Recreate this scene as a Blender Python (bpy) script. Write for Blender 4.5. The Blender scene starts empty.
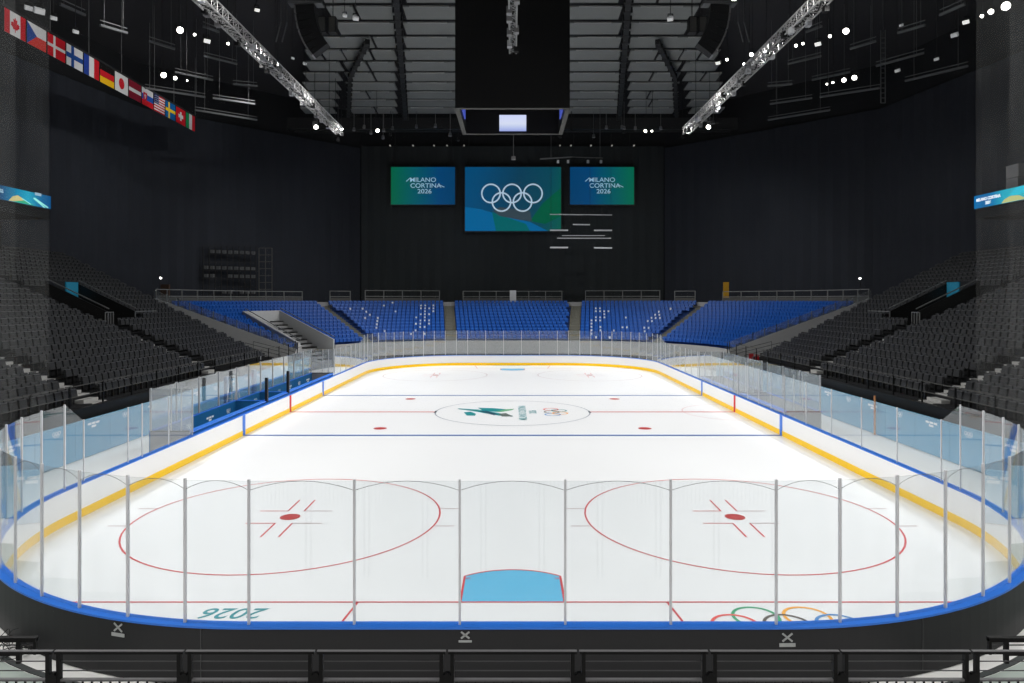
import bpy, bmesh, math, random
from mathutils import Vector, Matrix

random.seed(7)
C = bpy.context.scene.collection
SC = bpy.context.scene
PI = math.pi

# ------------------------------------------------------------------ camera
F, CX, HY, HC = 706.0, 512.5, 300.0, 6.55      # focal length in px, vanishing point, eye height
cam_data = bpy.data.cameras.new('camera')
cam_data.sensor_width = 36.0
cam_data.lens = F / 1024.0 * 36.0
cam_data.shift_x = (512.0 - CX) / 1024.0
cam_data.shift_y = -(341.5 - HY) / 1024.0
cam_data.clip_end = 300
cam = bpy.data.objects.new('camera', cam_data)
C.objects.link(cam)
cam.location = (0, 0, HC)
cam.rotation_euler = (PI / 2, 0, 0)
SC.camera = cam

# ------------------------------------------------------------------ world and view
w = bpy.data.worlds.new('world')
SC.world = w
w.use_nodes = True
w.node_tree.nodes['Background'].inputs[0].default_value = (0.5, 0.55, 0.6, 1)
w.node_tree.nodes['Background'].inputs[1].default_value = 0.004
SC.view_settings.view_transform = 'Standard'
SC.view_settings.look = 'None'
SC.view_settings.gamma = 1.0
SC.view_settings.exposure = 0.0
SC.cycles.transparent_max_bounces = 32
SC.cycles.max_bounces = 6
SC.cycles.diffuse_bounces = 3
SC.cycles.glossy_bounces = 4
SC.cycles.caustics_reflective = False
SC.cycles.caustics_refractive = False
SC.cycles.sample_clamp_indirect = 3.0
SC.cycles.use_denoising = True

# ------------------------------------------------------------------ arena floodlighting (along the roof catwalks) and added fill spots
def spot(x, y, z, tx, ty, tz, power, deg=75, rad=0.45):
    L = bpy.data.lights.new('arena_spot', 'SPOT')
    L.energy = power
    L.spot_size = math.radians(deg)
    L.spot_blend = 0.6
    L.shadow_soft_size = rad
    L.color = (1.0, 0.985, 0.96)
    o = bpy.data.objects.new('arena_spot', L)
    C.objects.link(o)
    o.location = (x, y, z)
    o.rotation_euler = (Vector((tx, ty, tz)) - Vector((x, y, z))).to_track_quat('-Z', 'Y').to_euler()
    return o

POWER = 7050.0
for s in (-1, 1):
    for y in (4, 14, 24, 34, 44, 54, 64, 74):
        spot(s * 18.5, y, 22.6, -s * 1.5, min(max(y, 10), 70), 0, POWER * (1.25 if y > 50 else 1.0), 95)
    for y in (16, 34, 52, 68):                                  # wider wash over the tiers and surrounds
        spot(s * 9.0, y, 24.5, s * 24, y + 3, 3, POWER * 0.42, 110)
for x in (-16, 0, 16):
    spot(x, 62, 24.5, x * 1.3, 82, 3.5, POWER * 0.45, 95)
for x in (-15, 0, 15):                                          # fill spots added behind the camera to brighten the near end
    spot(x, -3, 19.5, x * 0.75, 12, 0.5, POWER * 0.36, 70)
for y in (48, 58, 68):                                          # unseen spots added to brighten the flags
    spot(-22.5, y - 4, 26.0, -32, y, 24.2, 1100, 85, 0.2)

# ------------------------------------------------------------------ helpers
def at(px, py, d):
    return Vector(((px - CX) * d / F, d, HC - (py - HY) * d / F))

def ice_pt(px, py, z=0.0):
    d = (HC - z) * F / (py - HY)
    return Vector(((px - CX) * d / F, d, z))

def lin(c):
    return tuple(((v / 255) / 12.92 if v / 255 <= 0.04045 else ((v / 255 + 0.055) / 1.055) ** 2.4) for v in c) + (1,)

MATS = {}
def mat(name, rgb, rough=0.6, spec=0.3, metal=0.0, noise=0.06, scale=6.0, emit=None, strength=0.0, bump=0.0):
    if name in MATS:
        return MATS[name]
    m = bpy.data.materials.new(name)
    m.use_nodes = True
    nt = m.node_tree
    b = nt.nodes['Principled BSDF']
    b.inputs['Roughness'].default_value = rough
    b.inputs['Specular IOR Level'].default_value = spec
    b.inputs['Metallic'].default_value = metal
    col = lin(rgb)
    if noise > 0:
        tc = nt.nodes.new('ShaderNodeTexCoord')
        nz = nt.nodes.new('ShaderNodeTexNoise')
        nz.inputs['Scale'].default_value = scale
        nz.inputs['Detail'].default_value = 3
        mx = nt.nodes.new('ShaderNodeMix')
        mx.data_type = 'RGBA'
        mx.inputs[6].default_value = tuple(v * (1 - noise) for v in col[:3]) + (1,)
        mx.inputs[7].default_value = tuple(min(1, v * (1 + noise)) for v in col[:3]) + (1,)
        nt.links.new(tc.outputs['Object'], nz.inputs['Vector'])
        nt.links.new(nz.outputs['Fac'], mx.inputs[0])
        nt.links.new(mx.outputs[2], b.inputs['Base Color'])
        if bump > 0:
            bp = nt.nodes.new('ShaderNodeBump')
            bp.inputs['Strength'].default_value = bump
            bp.inputs['Distance'].default_value = 0.02
            nt.links.new(nz.outputs['Fac'], bp.inputs['Height'])
            nt.links.new(bp.outputs['Normal'], b.inputs['Normal'])
    else:
        b.inputs['Base Color'].default_value = col
    if emit is not None:
        b.inputs['Emission Color'].default_value = lin(emit)
        b.inputs['Emission Strength'].default_value = strength
    MATS[name] = m
    return m

def glass_mat(name, tint, f0, power, haze, gain=1.0):
    m = bpy.data.materials.new(name)
    m.use_nodes = True
    nt = m.node_tree
    nt.nodes.clear()
    out = nt.nodes.new('ShaderNodeOutputMaterial')
    tr = nt.nodes.new('ShaderNodeBsdfTransparent')
    tr.inputs[0].default_value = tint
    gl = nt.nodes.new('ShaderNodeBsdfGlossy')
    gl.inputs['Roughness'].default_value = 0.015
    gl.inputs['Color'].default_value = (0.92, 0.95, 0.96, 1)
    lw = nt.nodes.new('ShaderNodeLayerWeight')
    lw.inputs[0].default_value = 0.5
    pw = nt.nodes.new('ShaderNodeMath'); pw.operation = 'POWER'
    pw.inputs[1].default_value = power
    ma = nt.nodes.new('ShaderNodeMath'); ma.operation = 'MULTIPLY_ADD'; ma.use_clamp = True
    ma.inputs[1].default_value = gain
    ma.inputs[2].default_value = f0
    mix = nt.nodes.new('ShaderNodeMixShader')
    nt.links.new(lw.outputs['Facing'], pw.inputs[0])
    nt.links.new(pw.outputs[0], ma.inputs[0])
    nt.links.new(ma.outputs[0], mix.inputs[0])
    nt.links.new(tr.outputs[0], mix.inputs[1])
    nt.links.new(gl.outputs[0], mix.inputs[2])
    df = nt.nodes.new('ShaderNodeBsdfDiffuse')
    df.inputs[0].default_value = (0.75, 0.78, 0.8, 1)
    nz = nt.nodes.new('ShaderNodeTexNoise')
    nz.inputs['Scale'].default_value = 1.5
    mh = nt.nodes.new('ShaderNodeMath'); mh.operation = 'MULTIPLY'
    mh.inputs[1].default_value = haze * 2
    mix2 = nt.nodes.new('ShaderNodeMixShader')
    nt.links.new(nz.outputs['Fac'], mh.inputs[0])
    nt.links.new(mh.outputs[0], mix2.inputs[0])
    nt.links.new(mix.outputs[0], mix2.inputs[1])
    nt.links.new(df.outputs[0], mix2.inputs[2])
    nt.links.new(mix2.outputs[0], out.inputs[0])
    MATS[name] = m
    return m

def net_mat(name, density):
    m = bpy.data.materials.new(name)
    m.use_nodes = True
    nt = m.node_tree
    nt.nodes.clear()
    out = nt.nodes.new('ShaderNodeOutputMaterial')
    tr = nt.nodes.new('ShaderNodeBsdfTransparent')
    df = nt.nodes.new('ShaderNodeBsdfDiffuse')
    df.inputs[0].default_value = (0.35, 0.36, 0.36, 1)
    tc = nt.nodes.new('ShaderNodeTexCoord')
    wv = nt.nodes.new('ShaderNodeTexNoise')
    wv.inputs['Scale'].default_value = 0.6
    mu = nt.nodes.new('ShaderNodeMath'); mu.operation = 'MULTIPLY'
    mu.inputs[1].default_value = density * 2
    mx = nt.nodes.new('ShaderNodeMixShader')
    nt.links.new(tc.outputs['Object'], wv.inputs['Vector'])
    nt.links.new(wv.outputs['Fac'], mu.inputs[0])
    nt.links.new(mu.outputs[0], mx.inputs[0])
    nt.links.new(tr.outputs[0], mx.inputs[1])
    nt.links.new(df.outputs[0], mx.inputs[2])
    nt.links.new(mx.outputs[0], out.inputs[0])
    MATS[name] = m
    return m

def grad_mat(name, stops, axis=0, lo=0.0, hi=1.0, strength=1.0, tilt=0.0):
    """LED picture: an emissive colour ramp across the object's own box."""
    m = bpy.data.materials.new(name)
    m.use_nodes = True
    nt = m.node_tree
    b = nt.nodes['Principled BSDF']
    b.inputs['Base Color'].default_value = (0.01, 0.01, 0.01, 1)
    b.inputs['Roughness'].default_value = 0.6
    b.inputs['Specular IOR Level'].default_value = 0.1
    tc = nt.nodes.new('ShaderNodeTexCoord')
    sp = nt.nodes.new('ShaderNodeSeparateXYZ')
    nt.links.new(tc.outputs['Generated'], sp.inputs[0])
    ad = nt.nodes.new('ShaderNodeMath'); ad.operation = 'MULTIPLY_ADD'
    ad.inputs[1].default_value = tilt
    nt.links.new(sp.outputs[2], ad.inputs[0])
    nt.links.new(sp.outputs[axis], ad.inputs[2])
    r = nt.nodes.new('ShaderNodeValToRGB')
    els = r.color_ramp.elements
    els[0].position, els[0].color = stops[0][0], lin(stops[0][1])
    els[1].position, els[1].color = stops[-1][0], lin(stops[-1][1])
    for p, c in stops[1:-1]:
        e = els.new(p); e.color = lin(c)
    nt.links.new(ad.outputs[0], r.inputs[0])
    nt.links.new(r.outputs[0], b.inputs['Emission Color'])
    b.inputs['Emission Strength'].default_value = strength
    MATS[name] = m
    return m

class MB:
    def __init__(self):
        self.v, self.f, self.m = [], [], []
    def quad(self, a, b, c, d, mi=0):
        n = len(self.v)
        self.v += [tuple(a), tuple(b), tuple(c), tuple(d)]
        self.f.append((n, n + 1, n + 2, n + 3)); self.m.append(mi)
    def poly(self, pts, mi=0):
        n = len(self.v)
        self.v += [tuple(p) for p in pts]
        self.f.append(tuple(range(n, n + len(pts)))); self.m.append(mi)
    def hexa(self, p, mi=0, mis=None):
        """p: 4 bottom (ccw) + 4 top points; mis = materials of bottom, top, side01, side12, side23, side30"""
        n = len(self.v)
        self.v += [tuple(q) for q in p]
        fs = [(3, 2, 1, 0), (4, 5, 6, 7), (0, 1, 5, 4), (1, 2, 6, 5), (2, 3, 7, 6), (3, 0, 4, 7)]
        for i, f in enumerate(fs):
            self.f.append(tuple(n + k for k in f)); self.m.append(mis[i] if mis else mi)
    def box(self, x0, x1, y0, y1, z0, z1, mi=0):
        self.hexa([(x0, y0, z0), (x1, y0, z0), (x1, y1, z0), (x0, y1, z0),
                   (x0, y0, z1), (x1, y0, z1), (x1, y1, z1), (x0, y1, z1)], mi)
    def bar(self, a, b, w, h=None, mi=0, up=None):
        """rectangular bar from a to b, w sideways, h along up"""
        h = w if h is None else h
        a, b = Vector(a), Vector(b)
        t = (b - a).normalized()
        u = Vector(up) if up is not None else (Vector((0, 0, 1)) if abs(t.z) < 0.9 else Vector((0, 1, 0)))
        s = t.cross(u).normalized()
        u = s.cross(t).normalized()
        s *= w / 2; u *= h / 2
        self.hexa([a - s - u, a + s - u, b + s - u, b - s - u, a - s + u, a + s + u, b + s + u, b - s + u], mi)
    def tube(self, a, b, r, n=6, mi=0, r2=None, caps=True):
        a, b = Vector(a), Vector(b)
        r2 = r if r2 is None else r2
        t = (b - a).normalized()
        u = Vector((0, 0, 1)) if abs(t.z) < 0.9 else Vector((0, 1, 0))
        s = t.cross(u).normalized(); u = s.cross(t)
        k = len(self.v)
        for i in range(n):
            c = s * math.cos(2 * PI * i / n) + u * math.sin(2 * PI * i / n)
            self.v.append(tuple(a + c * r)); self.v.append(tuple(b + c * r2))
        for i in range(n):
            j = (i + 1) % n
            self.f.append((k + 2 * i, k + 2 * j, k + 2 * j + 1, k + 2 * i + 1)); self.m.append(mi)
        if caps:
            self.f.append(tuple(k + 2 * i for i in reversed(range(n)))); self.m.append(mi)
            self.f.append(tuple(k + 2 * i + 1 for i in range(n))); self.m.append(mi)
    def strip(self, pts, wid, z, mi=0, closed=False):
        """flat painted line through 2-D points"""
        P = [Vector((p[0], p[1])) for p in pts]
        n = len(P)
        L = []
        for i in range(n):
            a = P[i - 1] if (i > 0 or closed) else P[i]
            b = P[(i + 1) % n] if (i < n - 1 or closed) else P[i]
            t = (b - a).normalized()
            nn = Vector((-t.y, t.x)) * wid / 2
            L.append((P[i] + nn, P[i] - nn))
        rng = range(n) if closed else range(n - 1)
        for i in rng:
            j = (i + 1) % n
            self.quad((L[i][1].x, L[i][1].y, z), (L[j][1].x, L[j][1].y, z), (L[j][0].x, L[j][0].y, z), (L[i][0].x, L[i][0].y, z), mi)
    def disc(self, x, y, r, z, n=24, mi=0):
        self.poly([(x + r * math.cos(2 * PI * i / n), y + r * math.sin(2 * PI * i / n), z) for i in range(n)], mi)
    def build(self, name, mats, parent=None, smooth=False):
        off = Vector((0, 0, 0))
        if parent is not None:
            q = parent
            while q is not None:
                off += q.location; q = q.parent
        me = bpy.data.meshes.new(name)
        me.from_pydata([(a - off.x, b - off.y, c - off.z) for a, b, c in self.v], [], self.f)
        for m in (mats if isinstance(mats, (list, tuple)) else [mats]):
            me.materials.append(m)
        me.polygons.foreach_set('material_index', self.m)
        if smooth:
            me.polygons.foreach_set('use_smooth', [True] * len(self.f))
        me.update()
        o = bpy.data.objects.new(name, me)
        C.objects.link(o)
        if parent is not None:
            o.parent = parent
        return o

def tag(o, label=None, cat=None, group=None, kind=None):
    if label: o['label'] = label
    if cat: o['category'] = cat
    if group: o['group'] = group
    if kind: o['kind'] = kind
    return o

def thing(name, loc, label, cat, group=None):
    o = bpy.data.objects.new(name, None)
    C.objects.link(o)
    o.location = loc
    o.empty_display_size = 0.2
    return tag(o, label, cat, group)

def copy_tree(o, loc, rz=None, label=None, group=None):
    c = o.copy(); C.objects.link(c)
    c.location = loc
    if rz is not None: c.rotation_euler = (0, 0, rz)
    if label: c['label'] = label
    if group: c['group'] = group
    for ch in o.children:
        k = ch.copy(); C.objects.link(k); k.parent = c
        for g in ch.children:
            gg = g.copy(); C.objects.link(gg); gg.parent = k
    return c

def text_mesh(name, body, size, M, material, parent, extrude=0.004, spacing=1.0, align='CENTER', bold=0.0, shear=0.0, sx=1.0):
    cu = bpy.data.curves.new(name, 'FONT')
    cu.body = body; cu.size = size; cu.align_x = align; cu.align_y = 'CENTER'
    cu.extrude = extrude; cu.space_character = spacing; cu.offset = bold; cu.shear = shear
    cu.space_line = 0.8
    t = bpy.data.objects.new(name + '_source', cu)
    C.objects.link(t)
    dg = bpy.context.evaluated_depsgraph_get()
    me = bpy.data.meshes.new_from_object(t.evaluated_get(dg))
    bpy.data.objects.remove(t); bpy.data.curves.remove(cu)
    me.transform(Matrix.Diagonal((sx, 1, 1, 1)))
    off = Vector((0, 0, 0)); q = parent
    while q is not None:
        off += q.location; q = q.parent
    me.transform(Matrix.Translation(-off) @ M)
    me.materials.clear(); me.materials.append(material)
    me.name = name
    o = bpy.data.objects.new(name, me)
    C.objects.link(o); o.parent = parent
    return o

_O1 = ['first', 'second', 'third', 'fourth', 'fifth', 'sixth', 'seventh', 'eighth', 'ninth', 'tenth', 'eleventh', 'twelfth', 'thirteenth', 'fourteenth', 'fifteenth', 'sixteenth', 'seventeenth', 'eighteenth', 'nineteenth', 'twentieth']
def nth(k):
    if k < 20: return _O1[k]
    return {2: 'twenty', 3: 'thirty', 4: 'forty'}[(k + 1) // 10] + '-' + _O1[(k + 1) % 10 - 1] if (k + 1) % 10 else {3: 'thirtieth', 4: 'fortieth'}[(k + 1) // 10]
ORD = ['first', 'second', 'third', 'fourth', 'fifth', 'sixth', 'seventh', 'eighth', 'ninth', 'tenth', 'eleventh', 'twelfth', 'thirteenth']

# ------------------------------------------------------------------ materials
M_ice = mat('ice', (232, 234, 236), rough=0.3, spec=0.3, noise=0.012, scale=0.5, bump=0.01)
M_white = mat('board_white', (238, 238, 238), rough=0.35, spec=0.3, noise=0.01)
M_blackboard = mat('board_black', (37, 37, 39), rough=0.5, spec=0.25, noise=0.08, scale=1.5)
M_cap = mat('cap_blue', (44, 118, 222), rough=0.35, spec=0.4, noise=0.03)
M_yellow = mat('kick_yellow', (252, 204, 8), rough=0.35, spec=0.3, noise=0.02)
M_red = mat('line_red', (205, 60, 70), rough=0.35, noise=0.05, scale=3)
M_spot = mat('spot_red', (178, 52, 52), rough=0.35, noise=0.05)
M_thin = mat('line_faint', (176, 150, 154), rough=0.35, noise=0.05)
M_blue = mat('line_blue', (62, 104, 168), rough=0.35, noise=0.05)
M_crease = mat('crease_blue', (92, 182, 222), rough=0.35, noise=0.02)
M_teal = mat('logo_teal', (22, 132, 138), rough=0.4, noise=0.05)
M_tealgrey = mat('logo_teal_pale', (120, 172, 178), rough=0.4, noise=0.03)
M_darkteal = mat('logo_dark', (24, 74, 92), rough=0.4, noise=0.03)
M_orange = mat('ring_orange', (240, 170, 60), rough=0.4, noise=0.03)
M_green = mat('ring_green', (60, 160, 115), rough=0.4, noise=0.03)
M_ringred = mat('ring_red', (226, 90, 84), rough=0.4, noise=0.03)
M_ringblk = mat('ring_black', (90, 84, 76), rough=0.4, noise=0.03)
M_ringblu = mat('ring_blue', (80, 140, 200), rough=0.4, noise=0.03)
M_alu = mat('aluminium', (178, 180, 184), rough=0.4, spec=0.5, noise=0.04)
M_post = mat('glass_post_metal', (214, 214, 218), rough=0.4, spec=0.5, noise=0.05)
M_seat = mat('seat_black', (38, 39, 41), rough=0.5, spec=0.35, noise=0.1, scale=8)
M_seat2 = mat('seat_edge_highlight', (66, 67, 70), rough=0.45, spec=0.4, noise=0.1, scale=8)  # paler top edges: seat highlights put into the colour
M_step = mat('tier_black', (30, 31, 33), rough=0.8, spec=0.15, noise=0.12, scale=2)
M_aisle = mat('aisle_nosing', (170, 170, 168), rough=0.7, spec=0.2, noise=0.1, scale=3)
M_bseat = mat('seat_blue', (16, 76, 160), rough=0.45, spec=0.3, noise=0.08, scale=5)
M_bstep = mat('tier_blue_grey', (40, 66, 120), rough=0.8, spec=0.1, noise=0.08, scale=2)
M_conc = mat('concrete', (150, 151, 152), rough=0.85, spec=0.15, noise=0.1, scale=2)
M_conc_d = mat('concrete_dark', (84, 84, 82), rough=0.85, spec=0.15, noise=0.12, scale=2)
M_floor = mat('floor_pale', (224, 224, 222), rough=0.7, spec=0.2, noise=0.05, scale=0.8)
M_wall = mat('wall_dark', (34, 35, 38), rough=0.95, spec=0.05, noise=0.1, scale=0.5)
M_drape = mat('drape_black', (48, 51, 58), rough=0.95, spec=0.05, noise=0.1, scale=0.8)
M_drape2 = mat('drape_grey', (51, 55, 57), rough=0.95, spec=0.05, noise=0.08, scale=0.6)
M_ceil = mat('ceiling_black', (58, 58, 61), rough=0.95, spec=0.05, noise=0.1)
M_plank = mat('ceiling_plank', (118, 121, 120), rough=0.85, spec=0.1, noise=0.07, scale=1.0)
M_lip = mat('plank_lip', (160, 162, 160), rough=0.7, spec=0.2, noise=0.06)
M_rib = mat('roof_steel_dark', (34, 35, 37), rough=0.7, spec=0.3, noise=0.1)
M_beam = mat('roof_beam_grey', (96, 98, 100), rough=0.6, spec=0.3, noise=0.15)
M_blk = mat('satin_black', (14, 14, 15), rough=0.45, spec=0.4, noise=0.1)
M_rail = mat('rail_black', (7, 7, 8), rough=0.5, spec=0.2, noise=0.1)
M_railtop = mat('rail_top_grey', (96, 96, 98), rough=0.35, spec=0.5, noise=0.1)
M_wire = mat('rail_wire', (64, 64, 66), rough=0.4, spec=0.5, noise=0.05)
M_grey = mat('grey_paint', (128, 128, 130), rough=0.6, spec=0.2, noise=0.06)
M_rail2 = mat('guard_grey', (112, 114, 114), rough=0.5, spec=0.4, noise=0.1)
M_pale = mat('banner_blue', (96, 156, 190), rough=0.6, spec=0.2, noise=0.04)
M_teal_b = mat('bench_teal', (18, 92, 142), rough=0.5, spec=0.3, noise=0.06)
M_logo = mat('logo_white', (225, 230, 234), rough=0.5, noise=0.02)
M_cable = mat('cable_black', (26, 27, 26), rough=0.6, noise=0.05)
M_rubber = mat('rubber_dark', (62, 66, 66), rough=0.8, noise=0.15, scale=4)
M_turf = mat('mat_greygreen', (150, 160, 154), rough=0.8, noise=0.1, scale=4)
M_lens = mat('lamp_lens', (250, 250, 245), rough=0.3, noise=0, emit=(255, 250, 240), strength=14.0)
M_lens2 = mat('small_lamp_lens', (150, 150, 145), rough=0.3, noise=0, emit=(200, 196, 188), strength=.5)
M_glass = glass_mat('rink_glass', (0.95, 0.965, 0.97, 1), 0.03, 4.0, 0.028, 1.0)
M_glass_far = glass_mat('bench_glass', (0.94, 0.96, 0.965, 1), 0.05, 3.4, 0.04, 1.0)
M_bal = glass_mat('balustrade_glass', (0.9, 0.92, 0.93, 1), 0.05, 4.0, 0.10, 0.8)
M_net = net_mat('safety_net', 0.006)
M_net2 = net_mat('safety_net_veil', 0.05)  # extra density paints in the grey veil of net seen at a slant

# ================================================================== SETTING
b = MB(); b.box(-46, 46, -6, 98, -0.4, -0.02)
tag(b.build('floor', M_floor), 'pale grey arena floor around the rink', kind='structure')
b = MB(); b.box(-46, 46, -6, 98, 31, 31.3)
ceiling = tag(b.build('ceiling', M_ceil), 'black arena roof high above the rink', kind='structure')

PLAN_L = [(-41, -4), (-41, 56), (-38.5, 73), (-25, 87.5), (-20, 92.5)]
def wall_run(pts, z0, z1, t, mat_, name, label):
    bb = MB()
    for (x0, y0), (x1, y1) in zip(pts[:-1], pts[1:]):
        d = Vector((x1 - x0, y1 - y0)).normalized()
        n = Vector((-d.y, d.x)) * t
        bb.hexa([(x0, y0, z0), (x1, y1, z0), (x1 + n.x, y1 + n.y, z0), (x0 + n.x, y0 + n.y, z0),
                 (x0, y0, z1), (x1, y1, z1), (x1 + n.x, y1 + n.y, z1), (x0 + n.x, y0 + n.y, z1)])
    return tag(bb.build(name, mat_), label, kind='structure')
wall_run(PLAN_L, -0.02, 31, 0.4, M_wall, 'wall_left', 'dark outer wall on the left')
wall_run([(-x, y) for x, y in PLAN_L], -0.02, 31, -0.4, M_wall, 'wall_right', 'dark outer wall on the right')
wall_run([(-20, 92.5), (20, 92.5)], -0.02, 31, 0.4, M_wall, 'wall_back', 'dark outer wall behind the far stand')

def pleats(path, z0, z1, name, material, label, cat='curtain', pitch=0.8, amp=0.06):
    """hanging drape: pleated sheet with thickness following a plan path"""
    pts = []
    for (x0, y0), (x1, y1) in zip(path[:-1], path[1:]):
        L = math.hypot(x1 - x0, y1 - y0); n = max(2, int(L / pitch))
        nx, ny = -(y1 - y0) / L, (x1 - x0) / L
        for k in range(n):
            a = amp if k % 2 else -amp
            t = k / n
            pts.append((x0 + (x1 - x0) * t + nx * a, y0 + (y1 - y0) * t + ny * a, nx, ny))
    pts.append((path[-1][0], path[-1][1], nx, ny))
    bb = MB()
    for p, q in zip(pts[:-1], pts[1:]):
        bb.hexa([(p[0], p[1], z0), (q[0], q[1], z0), (q[0] + q[2] * .05, q[1] + q[3] * .05, z0), (p[0] + p[2] * .05, p[1] + p[3] * .05, z0),
                 (p[0], p[1], z1), (q[0], q[1], z1), (q[0] + q[2] * .05, q[1] + q[3] * .05, z1), (p[0] + p[2] * .05, p[1] + p[3] * .05, z1)])
    return tag(bb.build(name, material), label, cat)
DL = [(-40.5, 20), (-40.5, 56), (-38, 72.8), (-24.6, 87), (-19.8, 91.8)]
pleats(DL, 6.0, 26.3, 'black_curtain', M_drape, 'long black curtain hanging behind the left hand tiers')
pleats([(-x, y) for x, y in reversed(DL)], 6.0, 26.3, 'black_curtain', M_drape, 'long black curtain hanging behind the right hand tiers')
pleats([(-19.6, 91.6), (19.6, 91.6)], 5.8, 26.5, 'black_curtain', M_drape2, 'charcoal curtain hanging behind the three big screens')

# ------------------------------------------------------------------ ceiling planks (parts of the ceiling)
def plank(x0, x1, y0, y1, z, drop=0.1):
    bb = MB()
    bb.hexa([(x0, y0, z), (x1, y0, z), (x1, y1, z - drop), (x0, y1, z - drop),
             (x0, y0, z + .12), (x1, y0, z + .12), (x1, y1, z + .12 - drop), (x0, y1, z + .12 - drop)])
    o = bb.build('panel', M_plank, ceiling)
    l0 = x0 + (x1 - x0) * random.uniform(.03, .2); l1 = x1 - (x1 - x0) * random.uniform(.03, .25)
    bb = MB(); bb.box(l0, l1, y0 - .1, y0 - .02, z - .05, z + .05)
    bb.build('lip', M_lip, o)
ZP = 28.0
COLS = [(457, 404), (399, 357), (351, 312)]           # image columns (mirrored), used at mid depth
for r in range(11):
    y0 = 48.6 + r * 3.02; y1 = y0 + 2.12
    t = r / 10
    spans = [(-0.079 * 0 - 0.08, -0.1525), (-0.165 , -0.243 + 0.014 * t), (-0.232 - 0.02 * t, -0.285 - 0.012 * t)]
    for s in (-1, 1):
        for k, (a, bq) in enumerate(spans):
            if k == 2 and r < 3: continue
            ym = (y0 + y1) / 2
            xa, xb = a * ym, bq * ym
            if k == 1 and r < 3: xb = (-0.235 - 0.012 * (3 - r)) * ym
            if k == 2 and r == 3: xb = -.275 * ym
            xs = sorted((s * xa, s * xb))
            if k == 0 or random.random() < .45:
                plank(xs[0], xs[1], y0, y1, ZP)  # grey band puts the highlight along the black rail into the colour
            else:
                xm = xs[0] + (xs[1] - xs[0]) * random.uniform(.4, .6)
                plank(xs[0], xm - .12, y0, y1, ZP); plank(xm + .12, xs[1], y0, y1, ZP)
# nearer rows out to the sides of the scoreboard column stay black

def roof_rib(pts, w_, h_, label):
    bb = MB()
    for p, q in zip(pts[:-1], pts[1:]):
        bb.bar(p, q, w_, h_)
        L = (Vector(q) - Vector(p)).length
        for k in range(int(L / 1.5)):
            m = Vector(p).lerp(Vector(q), (k + .5) / max(1, int(L / 1.5)))
            bb.box(m.x - w_ * .8, m.x + w_ * .8, m.y - .1, m.y + .1, m.z - h_ * .55, m.z + h_ * .2)
    return tag(bb.build('roof_rib', M_rib), label, 'roof rib')
for s, side in ((-1, 'left'), (1, 'right')):
    roof_rib([(s * 7.8, 47, 27.5), (s * 12.4, 82, 27.5)], .42, .5, f'dark roof rib running back beside the {side} of the central scoreboard')
    roof_rib([(s * 11.7, 57, 27.4), (s * 15.2, 66, 27.4), (s * 18.6, 80, 27.4)], .36, .4, f'bent dark roof rib between the grey ceiling panels on the {side}')
b = MB(); b.box(-26, 26, 81.5, 82.1, 26.3, 27.6); b.box(-26, 26, 84, 84.4, 26.6, 27.2)
tag(b.build('roof_girder', M_rib), 'dark cross girder under the roof above the far screens', 'girder')

# grey catwalk beams on the dark roof sides
BEAMS = [  # px0,py0,px1,py1,depth0,depth1 for the right, mirrored to the left
    (788, 64, 821, 56, 60, 58), (850, 49, 876, 41, 50, 49), (876, 66, 924, 53, 52, 50), (905, 81, 968, 66, 54, 51),
    (812, 80, 850, 72, 60, 58), (768, 86, 792, 84, 62, 60), (770, 104, 812, 98, 66, 64), (768, 120, 830, 110, 70, 66),
    (806, 32, 822, 26, 50, 49), (940, 15, 965, 4, 42, 40), (898, 33, 925, 25, 46, 44), (820, 97, 880, 88, 62, 58)]
PLACE = ['outermost', 'second', 'third', 'fourth', 'fifth', 'sixth', 'seventh', 'eighth', 'ninth', 'tenth', 'eleventh', 'twelfth']
for i, (a, c, e, g, d0, d1) in enumerate(sorted(BEAMS, key=lambda q_: q_[1] + q_[3])):
    for s, side in ((1, 'right'), (-1, 'left')):
        p, q = at(a, c, d0), at(e, g, d1)
        p.x *= s; q.x *= s
        if s < 0 and (a, c) in ((876, 66), (905, 81)): continue
        bb = MB(); bb.bar(p, q, .14, .14); bb.bar(p + Vector((0, 0, .3)), q + Vector((0, 0, .3)), .05, .05)
        for m in (p.lerp(q, .15), p.lerp(q, .85)): bb.tube(m, Vector((m.x, m.y, 31)), .015, 4)
        tag(bb.build('catwalk_beam', M_beam), f'grey catwalk beam on the black roof, {side} side, {nth(i)} from the top', 'beam', f'catwalk beams {side}')

# ================================================================== RINK
HW, Y0, Y1, RC = 13.0, 12.15, 70.8, 8.5
YC0, YC1, XC = Y0 + RC, Y1 - RC, HW - RC
nodes = []       # (x, y, nx, ny, glass_top after this node or 0)
TALL, LOW = 3.46, 2.87
def add(x, y, nx, ny, g0, g1):
    nodes.append((x, y, nx, ny, g0, g1))
for i in range(5):
    add(-4.5 + 1.8 * i, Y0, 0, -1, TALL, TALL)
for i in range(12):
    a = math.radians(7.5 * i)
    add(XC + RC * math.sin(a), YC0 - RC * math.cos(a), math.sin(a), -math.cos(a), TALL, TALL)
RS = [YC0, 21.57, 24.05, 26.5, 29.0, 31.5, 34.0]
n = 16
RS += [34.0 + (YC1 - 34.0) * k / n for k in range(1, n)]
for i, y in enumerate(RS):
    last = (i == len(RS) - 1)
    add(HW, y, 1, 0, TALL if i == 0 else LOW, TALL if last else LOW)
for i in range(12):
    a = math.radians(7.5 * i)
    add(XC + RC * math.cos(a), YC1 + RC * math.sin(a), math.cos(a), math.sin(a), TALL, TALL)
for i in range(5):
    add(4.5 - 1.8 * i, Y1, 0, 1, TALL, TALL)
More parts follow.
